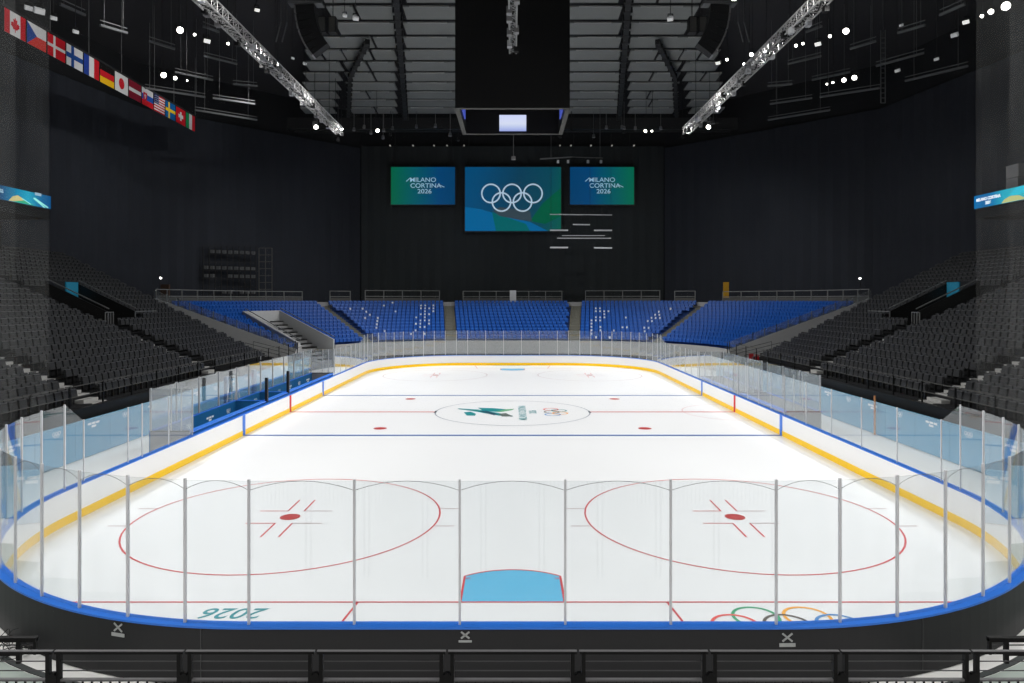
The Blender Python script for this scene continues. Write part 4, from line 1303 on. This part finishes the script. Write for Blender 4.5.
# ================================================================== FLOODLIGHTS (visible fixtures)
# px, py, depth, size, kind   big = glowing lens towards us
FL = [(180, 30, 44, 1.2, 'bright round floodlight nearest the left truss', 1), (194.5, 34.5, 45, .5, 'small floodlight beside the brightest left roof lamp', 1),
      (207, 41, 46, .8, 'tilted pale lamp left of the left truss', 2), (228, 43.5, 47, .5, 'small bright lamp close under the left truss', 1),
      (163.5, 75, 52, 1.2, 'outer of the bright pair of lamps above the left curtain', 1), (175, 78, 53, .8, 'inner of the bright pair of lamps above the left curtain', 1),
      (187, 80.5, 54, .35, 'faint third lamp beside the bright pair above the left curtain', 1),
      (316, 127, 66, 1.3, 'bright floodlight under the far end of the left truss', 1), (336, 129, 68, .7, 'first small lamp right of the left truss end', 1), (342, 129, 68.5, .6, 'second small lamp right of the left truss end', 1),
      (377.5, 130.5, 72, 1.1, 'bright lamp between left truss end and left screen', 1),
      (257, 10, 44, .6, 'small tilted lamp above the left truss', 2), (356, 19, 46, .7, 'pale square lamp housing by the left ceiling panels', 3), (345, 16, 46, .5, 'slim pale lamp housing by the left ceiling panels', 3),
      (278, 64, 50, .7, 'white lamp sitting on the left truss', 1), (305, 64, 56, .5, 'dim slim lamp inside the left truss', 3), (293, 58.5, 54, .4, 'small dim lamp inside the left truss', 3),
      (54, 18.5, 34, .5, 'small lamp above the first flags', 3), (40, 11.5, 34, .8, 'slim pale lamp over the red and white maple flag', 3), (29, 8.5, 34, .6, 'slim dim lamp over the first flag', 3), (76, 32, 38, .5, 'small dim lamp over the third flag', 3),
      (846, 31, 46, 1.2, 'bright round floodlight nearest the right truss', 1), (830, 36, 47, .6, 'small lamp beside the brightest right roof lamp', 1),
      (818, 44, 48, .8, 'tilted pale lamp right of the right truss', 2), (803, 43.5, 48, .5, 'small bright lamp close under the right truss', 1), (796, 45.5, 48.5, .6, 'second small bright lamp close under the right truss', 1),
      (854.5, 77.5, 53, 1.1, 'outer of the bright pair of lamps above the right curtain', 1), (844, 80, 54, 1.0, 'inner of the bright pair of lamps above the right curtain', 1), (833, 82.5, 55, .5, 'small lamp inside the bright pair above the right curtain', 1), (827, 84, 55, .4, 'smallest lamp inside the bright pair above the right curtain', 1),
      (708.5, 127, 66, 1.3, 'bright floodlight under the far end of the right truss', 1), (645.5, 131, 72, .9, 'lamp between the right screen and the right truss end', 1), (652, 131, 72.5, .6, 'smaller lamp between the right screen and the right truss end', 1),
      (1006, 6, 36, 1.3, 'large bright floodlight high above the right stand', 1), (991, 11.5, 37, .8, 'bright lamp beside the large floodlight above the right stand', 1), (982, 16, 38, .5, 'small lamp below the large floodlight above the right stand', 1),
      (734, 1, 46, .9, 'bright lamp at the roof above the right line array', 1), (751.5, 54.5, 50, .8, 'bright lamp mounted on the right truss', 1), (744, 64, 52, .5, 'small lamp mounted below the right truss lamp', 1), (766, 52, 50, .6, 'small lamp on the near side of the right truss', 1),
      (727, 59.5, 54, .6, 'small lamp left of the right truss', 1), (718, 63, 54, .7, 'slim tilted lamp left of the right truss', 2), (670, 19.5, 46, .7, 'pale square lamp housing by the right ceiling panels', 3), (723, 28, 48, .4, 'small pale lamp housing beside the right line array', 3),
      (966, 22, 42, .7, 'pale lamp on the bracket above the right stand', 2), (954, 35.5, 44, .7, 'pale tilted lamp beside the bracket above the right stand', 3), (936, 59.5, 48, .5, 'dim small lamp low above the right curtain', 3), (897, 71, 52, .6, 'dim angled lamp low above the right curtain', 3), (901, 25.5, 46, .4, 'dim small lamp high on the right roof side', 3),
      (160.5, 278, 66, .55, 'single white lamp at the top of the left stand', 1), (860, 278.5, 66, .55, 'single white lamp at the top of the right stand', 1)]
lensmats = {1: M_lens, 2: mat('lens_pale', (240, 240, 236), noise=0, emit=(240, 240, 235), strength=.7), 3: mat('lens_dim', (225, 226, 226), noise=0, emit=(200, 202, 204), strength=.22)}
for px, py, d, sz, label, kind in FL:
    p = at(px, py, d)
    t = thing('floodlight', p, label, 'lamp')
    low = p.z < 12
    aim = (Vector((0, d - 22 if not low else 20, 3 if not low else 8)) - p).normalized()
    r = sz * (.17 if kind == 1 else .25)
    bb = MB()
    if kind == 1:
        bb.tube(p + aim * .0, p - aim * sz * .5, r, 10, r2=r * .55)
    else:
        sd = aim.cross(Vector((0, 0, 1))).normalized(); u_ = sd.cross(aim)
        bb.bar(p, p - aim * sz * .35, r * 2.1, r * 1.3)
    bb.build('housing', M_rib if kind != 3 else lensmats[3], t)
    bb = MB()
    if kind == 1:
        bb.tube(p + aim * .01, p + aim * .04, r * .92, 12)
    else:
        bb.bar(p + aim * .01, p + aim * .05, r * 2.0, r * 1.2)
    bb.build('lens', lensmats[kind], t)['label'] = 'lit lens'
    bb = MB(); top = p - aim * sz * .25
    if low: bb.tube(top, Vector((top.x, top.y, 5.85)), .04, 5)
    else:
        bb.tube(top + Vector((-r * .9, 0, 0)), top + Vector((-r * .9, 0, r * 1.6)), .025, 4); bb.tube(top + Vector((r * .9, 0, 0)), top + Vector((r * .9, 0, r * 1.6)), .025, 4)
        bb.bar(top + Vector((-r, 0, r * 1.6)), top + Vector((r, 0, r * 1.6)), .05); bb.tube(top + Vector((0, 0, r * 1.6)), Vector((top.x, top.y, 31)), .02, 4)
    bb.build('yoke', M_rib, t)

# small unlit lamps in pendant clusters on the dark roof
rnd = random.Random(11)
for s, side in ((-1, 'left'), (1, 'right')):
    for k, px in enumerate(sorted(rnd.uniform(560, 720) for _ in range(16))):
        py = rnd.uniform(124, 138) if px < 690 else rnd.uniform(118, 128)
        p = at(px, py, 80); p.x *= s
        bb = MB(); bb.tube(p, p + Vector((0, -.1, -.35)), .14, 8, r2=.18); bb.tube(p, Vector((p.x, p.y, 31)), .02, 4)
        tag(bb.build('pendant_lamp', rnd.choice((M_beam, M_rib, M_grey))), f'tiny unlit hanging lamp above the {side} screen, {nth(k)} outward from the scoreboard', 'lamp', f'tiny unlit lamps {side}')

# vertical ladder truss on the right and bracket at its outer top
t = thing('ladder_truss', at(883, 100, 56), 'thin vertical grey ladder truss in front of the right curtain', 'truss')
for dx in (-2.2, 2.2):
    bb = MB(); bb.tube(at(883 + dx, 103, 56), at(883 + dx, 30, 56), .04, 5); bb.build('upright', M_beam, t)
for k in range(14):
    bb = MB(); bb.tube(at(880.8, 103 - k * 5, 56), at(885.2, 103 - k * 5, 56), .03, 4); bb.build('rung', M_beam, t)
bb = MB(); bb.tube(at(883, 30, 56), Vector((at(883, 30, 56).x, 56, 31)), .03, 4); bb.build('hanging_cable', M_rib, t)

# ================================================================== FLAGS
R_ = (204, 32, 44); W_ = (226, 226, 226); B_ = (28, 56, 140)
def flag_polys(n):
    q = lambda x0, y0, x1, y1: [(x0, y0), (x1, y0), (x1, y1), (x0, y1)]
    if n == 0:
        leaf = [(.5, .82), (.54, .70), (.60, .73), (.585, .55), (.65, .60), (.66, .54), (.72, .55), (.69, .46), (.72, .43), (.60, .32), (.61, .27), (.52, .29), (.515, .16), (.485, .16), (.48, .29), (.39, .27), (.40, .32), (.28, .43), (.31, .46), (.28, .55), (.34, .54), (.35, .60), (.415, .55), (.40, .73), (.46, .70)]
        return [(q(0, 0, 1, 1), W_), (q(0, 0, .25, 1), R_), (q(.75, 0, 1, 1), R_), (leaf, R_)]
    if n == 1: return [(q(0, 0, 1, .5), (212, 56, 48)), (q(0, .5, 1, 1), W_), ([(0, 0), (.5, .5), (0, 1)], (40, 74, 150))]
    if n == 2: return [(q(0, 0, 1, 1), R_), (q(.32, 0, .44, 1), W_), (q(0, .43, 1, .57), W_)]
    if n == 3: return [(q(0, 0, 1, 1), W_), (q(.28, 0, .46, 1), (34, 78, 150)), (q(0, .38, 1, .62), (34, 78, 150))]
    if n == 4: return [(q(0, 0, .34, 1), (38, 66, 150)), (q(.34, 0, .67, 1), W_), (q(.67, 0, 1, 1), R_)]
    if n == 5: return [(q(0, .66, 1, 1), (24, 22, 22)), (q(0, .33, 1, .66), R_), (q(0, 0, 1, .33), (240, 190, 30))]
    if n == 6: return [(q(0, 0, 1, 1), W_), ([(.5 + .21 * math.cos(2 * PI * i / 20), .5 + .3 * math.sin(2 * PI * i / 20)) for i in range(20)], R_)]
    if n == 7: return [(q(0, 0, 1, 1), (140, 34, 52)), (q(0, .4, 1, .6), W_)]
    if n == 8: return [(q(0, .66, 1, 1), W_), (q(0, .33, 1, .66), (40, 84, 170)), (q(0, 0, 1, .33), R_), ([(.12, .75), (.12, .42), (.28, .24), (.44, .42), (.44, .75)], R_), (q(.265, .36, .295, .68), W_), (q(.19, .55, .37, .6), W_), (q(.21, .46, .35, .5), W_)]
    if n == 9:
        L = [(q(0, k / 13, 1, (k + 1) / 13), R_ if k % 2 == 0 else W_) for k in range(13)]
        L.append((q(0, 6 / 13, .42, 1), (52, 62, 110)))
        for r_ in range(4):
            for c_ in range(5): L.append((q(.04 + c_ * .075, .52 + r_ * .12, .065 + c_ * .075, .56 + r_ * .12), W_))
        return L
    if n == 10: return [(q(0, 0, 1, 1), (22, 98, 162)), (q(.3, 0, .44, 1), (246, 208, 40)), (q(0, .4, 1, .6), (246, 208, 40))]
    if n == 11: return [(q(0, 0, 1, 1), R_), (q(.42, .22, .58, .78), W_), (q(.25, .39, .75, .61), W_)]
    return [(q(0, 0, .34, 1), (30, 140, 84)), (q(.34, 0, .67, 1), W_), (q(.67, 0, 1, 1), R_)]
FLAG_L = ['flag with red side bands and a red maple leaf, first in the row', 'flag of white and red bands with a blue triangle, second in the row', 'red flag with an off centre white cross',
          'white flag with a blue cross', 'flag of upright blue, white and red bands', 'flag of level black, red and gold bands', 'white flag with a red disc', 'dark red flag with a white middle band',
          'flag of white, blue and red bands with a red shield', 'flag of red and white stripes with a starred blue canton', 'blue flag with a yellow cross', 'red flag with a small white cross', 'flag of upright green, white and red bands, last in the row']
FX, FZ1, FH = -32.0, 25.0, 1.5
FY0, FY1 = 44.4, 71.2
pitch = (FY1 - FY0) / 13
fm = {}
for n in range(13):
    y0 = FY0 + n * pitch + .06; y1 = FY0 + (n + 1) * pitch - .08
    polys = flag_polys(n)
    cols = []
    bb = MB()
    bb.box(FX - .03, FX, y0, y1, FZ1 - FH, FZ1, 0)
    for k, (pl, col) in enumerate(polys):
        if col not in cols: cols.append(col)
        o_ = .003 + .003 * k
        # seen from the rink (+X) the flag's left edge is the nearer one
        bb.poly([(FX + o_, y0 + (y1 - y0) * u, FZ1 - FH + FH * v) for u, v in pl], cols.index(col) + 1)
    ms = [mat('flag_back', (40, 40, 42), noise=.05)] + [mat('flag_%d_%d_%d' % c_, c_, rough=.8, spec=.05, noise=.03) for c_ in cols]
    tag(bb.build('flag', ms), FLAG_L[n], 'flag', 'national flags in a row')
bar_ = thing('flag_bar', (FX, (FY0 + FY1) / 2, FZ1), 'long dark bar over the row of national flags', 'bar')
bb = MB(); bb.box(FX - .1, FX + .06, FY0 - .3, FY1 + .3, FZ1 + .03, FZ1 + .15); bb.build('beam', M_rib, bar_)
for k in range(7):
    y = FY0 + (FY1 - FY0) * k / 6
    bb = MB(); bb.tube((FX, y, FZ1 + .1), (FX, y, 31), .025, 4); bb.build('hanging_cable', M_beam, bar_)

# ================================================================== UPPER BALCONIES WITH LED RIBBONS
for s, side in ((-1, 'left'), (1, 'right')):
    t = thing('balcony', (s * 36, 36, 12.9), f'dark upper balcony behind the {side} LED ribbon', 'balcony')
    sx = lambda a_, c_: sorted((s * a_, s * c_))
    bb = MB(); bb.box(*sx(34.2, 40.9), 22, 52.2, 12.5, 13.1); bb.build('slab', M_step, t)
    bb = MB(); bb.box(*sx(34.2, 34.5), 22, 52.2, 13.1, 14.1); bb.build('front_panel', M_step, t)
    bb = MB(); bb.box(*sx(34.3, 40.8), 52.0, 52.2, 13.1, 14.3); bb.build('end_panel', M_step, t)
    for y in (30, 41, 51.5):
        bb = MB(); bb.box(*sx(37.5, 38.1), y - .3, y + .3, 6, 12.5); bb.build('support_column', M_step, t)
    L_ = thing('led_ribbon', (s * 34.1, 42, 13.3), f'blue LED ribbon with bright artwork along the {side} balcony edge', 'screen')
    bb = MB(); bb.box(*sx(34.06, 34.2), 30, 52, 13.22, 14.2); bb.build('housing', M_blk, L_)
    bb = MB(); bb.box(*sx(34.0, 34.06), 30, 52, 13.25, 14.18)
    if s < 0: st = [(.74, (8, 60, 100)), (.77, (4, 74, 120)), (.84, (6, 130, 170)), (.89, (30, 160, 190)), (.95, (8, 100, 150)), (1, (4, 78, 132))]
    else: st = [(.74, (40, 180, 190)), (.86, (30, 165, 190)), (.905, (4, 120, 172)), (.94, (0, 100, 160)), (1, (0, 108, 170))]
    bb.build('display', grad_mat('ribbon_' + side, st, axis=1), L_)
    xx = s * 33.985
    def rib_poly(pts, rgb, st_=1.0, o_=.0):
        m = MB(); m.poly([(xx - s * o_, y, z) for y, z in (pts if s > 0 else pts)])
        m.build('ribbon_graphic', mat('rib_%d_%d_%d' % rgb, (4, 4, 4), noise=0, emit=rgb, strength=st_, spec=.05), L_)
    if s < 0:
        rib_poly([(47.6, 13.26), (48.0, 13.6), (48.5, 13.75), (49.0, 13.6), (49.8, 13.3)], (200, 190, 130))
        rib_poly([(48.0, 13.26), (49.2, 13.5), (50.2, 13.26)], (60, 170, 130), 1, .004)
        for a_, c_, e_, g_, w_ in ((50.1, 13.78, 51.3, 13.26, .09), (50.2, 13.8, 52 - .35, 13.3, .09), (48.9, 13.6, 49.8, 13.3, .06)):
            m = MB(); m.bar((xx, a_, c_), (xx, e_, g_), w_, .02, up=(1, 0, 0)); m.build('ribbon_graphic', mat('rib_line', (4, 4, 4), noise=0, emit=(150, 235, 225), strength=1), L_)
        m = MB(); m.bar((xx, 50.25, 14.12), (xx, 50.9, 14.12), .2, .03, up=(1, 0, 0)); m.build('ribbon_graphic', M_print, L_)
        rot = Matrix(((0, 0, 1, 0), (1, 0, 0, 0), (0, 1, 0, 0), (0, 0, 0, 1)))
        text_mesh('lettering', 'Milano Cortina', .5, Matrix.Translation((xx, 45.6, 13.85)) @ rot, M_logo_e if False else M_print, L_, extrude=.005, bold=.01)
    else:
        rib_poly([(46.6, 13.26), (47.4, 13.6), (48.2, 13.66), (48.8, 13.5), (49.1, 13.26)], (190, 195, 130))
        rib_poly([(46.6, 14.17), (47.6, 14.17), (48.4, 13.7), (47.4, 13.62), (46.0, 13.9)], (40, 190, 215), 1, .004)
        rot = Matrix(((0, 0, -1, 0), (-1, 0, 0, 0), (0, 1, 0, 0), (0, 0, 0, 1)))
        text_mesh('lettering', 'MILANO CORTINA', .3, Matrix.Translation((xx, 50.45, 13.83)) @ rot, mat('rib_text', (220, 225, 230), noise=0, emit=(220, 228, 235), strength=1), L_, extrude=.005, bold=.012)
        text_mesh('lettering', '2026', .3, Matrix.Translation((xx, 50.45, 13.52)) @ rot, MATS['rib_text'], L_, extrude=.005, bold=.012)
# pale grey box on the right balcony, and a low wall at the head of the right stand
p0, p1 = at(1007, 187, 50.7), at(1034, 163, 50.7)
t = thing('control_cabin', (p0.x + 1, 50.7, 13.1), 'pale grey box cabin standing on the right balcony above the LED ribbon', 'cabin')
bb = MB(); bb.box(p0.x, p0.x + 2.6, 49.6, 50.8, 13.1, 15.2); bb.build('lower_panel', mat('cabin_grey', (150, 150, 152), noise=.08), t)
bb = MB(); bb.box(p0.x, p0.x + 2.6, 49.55, 50.8, 15.24, 16.15); bb.build('upper_panel', MATS['cabin_grey'], t)

# ================================================================== NEAR BARRIER AND FLOOR DETAILS
RD, RW = 7.42, 131.0 * 7.42 / F
rz_top = HC - (649.5 - HY) * RD / F
def zpx(y, d=RD): return HC - (y - HY) * d / F
bounds = [54 + 131 * k for k in range(-1, 9)]
names = ['leftmost', 'second from the left', 'third from the left', 'fourth from the left', 'fifth from the left', 'fourth from the right', 'third from the right', 'second from the right', 'rightmost']
bounds = [54 - 131 + 131 * k for k in range(10)]
for k in range(9):
    if k >= len(bounds) - 1: break
    xa = (bounds[k] - CX) * RD / F + .012; xb = (bounds[k + 1] - CX) * RD / F - .012
    t = thing('barrier_panel', ((xa + xb) / 2, RD, 0), f'{names[k]} black steel barrier section in the foreground', 'barrier', None)
    bb = MB(); bb.box(xa, xb, RD - .02, RD + .018, zpx(653.5), zpx(651), 0)
    bb.box(xa, xb, RD - .02, RD + .018, zpx(651), zpx(650.4), 1)
    bb.build('top_rail', [M_rail, M_railtop], t)
    for xp in (xa + .045, xb - .045):
        bb = MB(); bb.box(xp - .02, xp + .02, RD - .025, RD + .025, 0, zpx(652.5)); bb.build('upright', M_rail, t)
    for yy in (661.2, 670.6):
        bb = MB(); bb.tube((xa + .03, RD, zpx(yy)), (xb - .03, RD, zpx(yy)), .006, 6); bb.build('wire', M_wire, t)
    bb = MB(); bb.box(xa + .03, xb - .03, RD - .02, RD + .02, zpx(680.5), zpx(678.6)); bb.build('lower_rail', M_railtop, t)
    nb = 14
    for j in range(1, nb):
        xx = xa + (xb - xa) * j / nb
        bb = MB(); bb.box(xx - .007, xx + .007, RD - .01, RD + .01, zpx(760), zpx(680)); bb.build('baluster', M_rail, t)
    # clamp joining two sections
    if k < 8:
        bb = MB(); xc = xb + .012; bb.box(xc - .045, xc + .045, RD - .03, RD + .03, zpx(683), zpx(673.5)); bb.box(xc - .015, xc + .03, RD - .045, RD, zpx(674), zpx(671))
        bb.build('clamp', M_rail, t)
for s, side in ((-1, 'left'), (1, 'right')):
    d = 7.9
    X = lambda px: s * (CX - px) * d / F
    t = thing('short_rail', (X(10), d, 0), f'short higher black rail end behind the barrier at the far {side} of the foreground', 'barrier')
    xin, xout = X(37), X(-60)
    zt = HC - (638 - HY) * d / F
    bb = MB(); bb.box(*sorted((xin, xout)), d - .03, d + .03, zt - .035, zt + .012); bb.build('top_rail', M_rail, t)
    bb = MB(); bb.box(*sorted((xin, xin + s * .03)), d - .02, d + .02, HC - (654 - HY) * d / F, zt); bb.build('end_post', M_rail, t)
    bb = MB(); bb.tube((xin, d, HC - (645 - HY) * d / F), (xout, d, HC - (645 - HY) * d / F), .007, 6); bb.build('wire', M_wire, t)
    bb = MB(); xm = X(19); bb.box(xm - .022, xm + .022, d - .02, d + .02, HC - (663 - HY) * d / F, zt)
    bb.tube((X(-45), d, 0), (X(-45), d, zt), .03, 6); bb.bar((xm, d, HC - (654 - HY) * d / F), (X(-45), d, HC - (654 - HY) * d / F), .03); bb.build('upright', M_rail, t)

# dark rubber runner and grey mat outside the near corners, loose cables
for s, side in ((-1, 'left'), (1, 'right')):
    bb = MB()
    def cpt(r, a_): return (s * (XC + r * math.sin(math.radians(a_))), YC0 - r * math.cos(math.radians(a_)))
    for (r0, r1, mi, z) in ((9.04, 9.15, 0, .0), (9.17, 11.5, 1, -.008)):
        for k in range(16):
            a0, a1 = 18 + 4.0 * k, 18 + 4.0 * (k + 1)
            P = [cpt(r0, a0), cpt(r1, a0), cpt(r1, a1), cpt(r0, a1)]
            if s < 0: P = P[::-1]
            bb.hexa([(x, y, -.02) for x, y in P] + [(x, y, z) for x, y in P], mi)
    tag(bb.build('floor_mat', [M_rubber, M_turf]), f'dark edged grey green floor mat outside the near {side} corner', 'mat')
bb = MB(); rnd = random.Random(5)
c0 = ice_pt(14, 650)
prev = None
for k in range(150):
    a_ = k * .42
    r = .16 + .13 * math.sin(k * .23) + .05 * rnd.random()
    c_ = Vector((c0.x + .12 * math.sin(k * .05) * 3 + r * math.cos(a_), c0.y + r * math.sin(a_) * 1.2 + .25 * math.cos(k * .07), .02 + .3 * (0.5 + .5 * math.sin(k * .31)) * abs(math.sin(a_))))
    if prev is not None: bb.tube(prev, c_, .007, 5, caps=False)
    prev = c_
tag(bb.build('cable_coil', M_cable), 'tangle of thin black cable on the pale floor outside the near left corner', 'cable')

# small things beside the stands
t = thing('stepladder', (-17.0, 43.0, 0), 'white A-shaped stepladder standing behind the left players benches', 'ladder')
M_ladder = mat('ladder_white', (214, 216, 218), noise=.03)
for y0, y1, nm in ((42.55, 42.95, 'front_frame'), (43.5, 43.05, 'rear_frame')):
    bb = MB()
    for x in (-17.25, -16.75):
        bb.bar((x, y0, 0), (x * 1.0 + (-17.0 - x) * .25, y1, 1.9), .05)
    bb.build(nm, M_ladder, t)
for k in range(5):
    f = (k + .8) / 5.6
    bb = MB(); bb.bar((-17.25 + .06 * f * 2, 42.55 + .4 * f, 1.9 * f), (-16.75 - .06 * f * 2, 42.55 + .4 * f, 1.9 * f), .05, .03); bb.build('rung', M_ladder, t)
bb = MB(); bb.box(-17.2, -16.8, 42.9, 43.1, 1.88, 1.94); bb.build('top_plate', M_ladder, t)
def post_sign(name, px0, px1, py0, py1, d, zfoot, material, label):
    a_, c_ = at(px0, py1, d), at(px1, py0, d)
    t = thing(name, ((a_.x + c_.x) / 2, d, zfoot), label, 'sign')
    bb = MB(); bb.box(a_.x, c_.x, d - .03, d + .03, a_.z, c_.z); bb.build('board', material, t)
    bb = MB(); xm = (a_.x + c_.x) / 2; bb.box(xm - .03, xm + .03, d + .03, d + .08, zfoot, a_.z + .1); bb.build('post', M_rail2, t)
M_redsign = mat('sign_red', (196, 40, 48), noise=.05)
post_sign('red_sign', 749, 753.5, 353.5, 359, 57.5, .1, M_redsign, 'small red board at the foot of the right gangway, nearer the blue seats')
post_sign('red_sign', 755.5, 759, 354.5, 360, 57.0, .1, M_redsign, 'small red board at the foot of the right gangway, nearer the black seats')
post_sign('white_sign', 257.5, 261, 354.5, 361, 56.5, .1, M_logo, 'small white board at the foot of the left gangway')
post_sign('white_sign', 125.8, 127.8, 401, 408, 34.4, 0, M_logo, 'narrow white marker post above the left banner wall')
